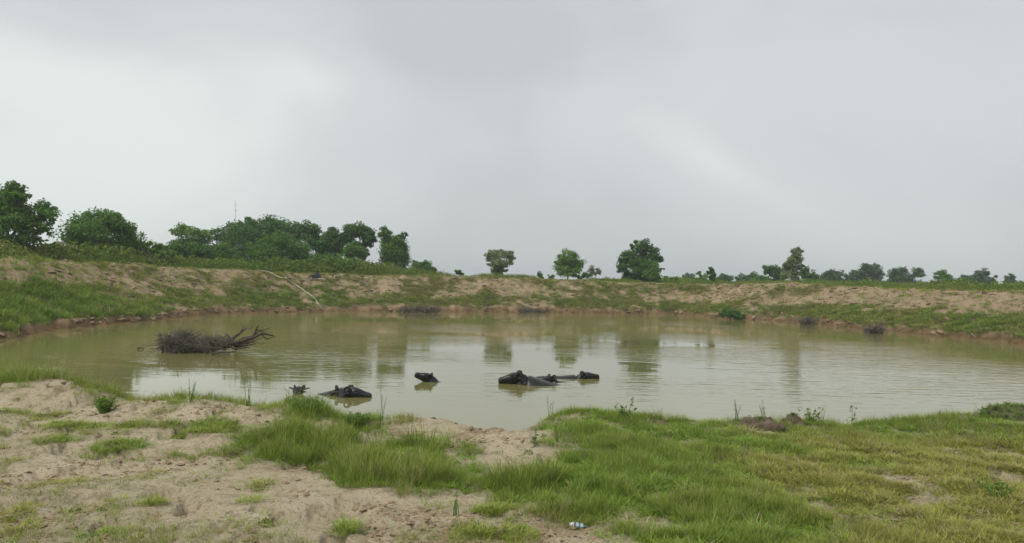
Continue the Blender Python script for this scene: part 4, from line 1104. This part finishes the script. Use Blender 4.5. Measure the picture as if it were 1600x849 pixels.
weed('tall thin stalk pair standing at the water left of the cattle path', 597, 668, .42, 'seed', 10, 3, .04, 'leaf_mid', spread=.15)
weed('tall slender stalks at the water left of the hidden buffalo', 300, 630, .28, 'seed', 11, 6, .04, 'leaf_mid', spread=.35)
weed('slender stalks between the sand ridge and the hidden buffalo', 386, 634, .36, 'seed', 12, 4, .04, 'leaf_mid', spread=.25)
weed('upright green shoots alone in the bare sand at bottom centre', 712, 806, .14, 'seed', 13, 5, .02, 'leaf_fresh', spread=.5)
weed('dark spindly sprig in the grass on the right lip of the path', 832, 700, .20, 'leafy', 14, 2, .03, 'leaf_dark', spread=.2)
weed('pair of dark spindly stalks in the grass right of the path', 868, 692, .20, 'seed', 15, 3, .03, 'leaf_dark', spread=.4)
weed('tall seed stalks above the grassy crest right of the path', 860, 650, .30, 'seed', 17, 3, .03, 'leaf_mid', spread=.2)
weed('leafy tussock hiding one buffalo on the near shore', 480, 648, .20, 'leafy', 18, 90, .026, 'leaf_fresh', spread=1.5, name='leafy_tussock')
weed('wide leafy tussock left of the cattle path', 556, 668, .12, 'leafy', 19, 80, .026, 'leaf_fresh', spread=2.0, name='leafy_tussock')

# crumpled packet on the sand
pk = on_ground(903, 827)
nu, nv = 26, 14; V = []; Fc = []
for j in range(nv):
    for i in range(nu):
        th = 6.283 * j / nv; q = i / (nu - 1)
        prof = min(1, (math.sin(PI * min(1, q * 1.0 + .02)) + .02) ** .35)
        wy = .030 * (1 - .35 * max(0, q - .55) / .45) * (0.75 + .25 * prof); hz = .021 * prof * (1 - .28 * math.exp(-((q - .62) / .06) ** 2)) * (1 - .35 * q)
        V.append(((q - .5) * .122, math.cos(th) * wy, math.sin(th) * hz))
V = np.array(V)
cr = fbm(V[:, 0] * 60, V[:, 1] * 60 + V[:, 2] * 40, 7, 3) - .5
V[:, 2] += cr * .012; V[:, 1] += cr * .006
for j in range(nv):
    for i in range(nu - 1):
        j2 = (j + 1) % nv; Fc.append((j * nu + i, j * nu + i + 1, j2 * nu + i + 1, j2 * nu + i))
me = quick_mesh('packet', V, Fc, True)
packet = link(bpy.data.objects.new('crumpled_packet', me)); packet.location = pk + Vector((0, 0, .022)); packet.rotation_euler = (0, 0.06, -.12)
tag(packet, 'small crumpled blue and cream packet lying on the sand at bottom', 'packet')
m, nt, b = new_mat('packet_print')
tc = N('ShaderNodeTexCoord'); sp = N('ShaderNodeSeparateXYZ'); nt.links.new(tc.outputs['Generated'], sp.inputs[0])
base = ramp(sp.outputs[0], [(0.0, (.30, .38, .46)), (.10, (.28, .36, .45)), (.14, (.72, .60, .46)), (.27, (.74, .62, .48)), (.30, (.03, .07, .13)), (.38, (.06, .14, .22)), (.42, (.38, .48, .54)), (.52, (.30, .42, .50)),
                            (.58, (.05, .12, .20)), (.66, (.50, .58, .62)), (.76, (.48, .56, .60)), (.82, (.08, .16, .24)), (1.0, (.10, .18, .26))])
dx = mathn('SUBTRACT', sp.outputs[0], .21); dz = mathn('SUBTRACT', sp.outputs[2], .62)
dd = mathn('ADD', mathn('MULTIPLY', mathn('MULTIPLY', dx, dx), 9.0), mathn('MULTIPLY', dz, dz))
col = mixc(mathn('LESS_THAN', dd, .018), base, (.22, .05, .03))
nt.links.new(col, b.inputs['Base Color']); b.inputs['Roughness'].default_value = .3
me.materials.append(m)

# ------------------------------------------------------------------ humid air
mb = MB()
X0, X1, Y0, Y1, Z0, Z1 = -1750, 1750, -1750, 1750, -3.0, 26.0
c8 = [(X0, Y0, Z0), (X1, Y0, Z0), (X1, Y1, Z0), (X0, Y1, Z0), (X0, Y0, Z1), (X1, Y0, Z1), (X1, Y1, Z1), (X0, Y1, Z1)]
mb.v = [Vector(c) for c in c8]
mb.f = [(3, 2, 1, 0), (4, 5, 6, 7), (0, 1, 5, 4), (1, 2, 6, 5), (2, 3, 7, 6), (3, 0, 4, 7)]
hz = mb.build('haze', None, None, False); tag(hz, kind='stuff')
m = bpy.data.materials.new('humid_air'); m.use_nodes = True
nt = m.node_tree; nt.nodes.clear()
ho = nt.nodes.new('ShaderNodeOutputMaterial'); pv = nt.nodes.new('ShaderNodeVolumePrincipled')
pv.inputs['Color'].default_value = (0.86, 0.92, 0.95, 1); pv.inputs['Density'].default_value = 0.0007
pv.inputs['Anisotropy'].default_value = 0.0
nt.links.new(pv.outputs[0], ho.inputs['Volume'])
hz.data.materials.append(m)
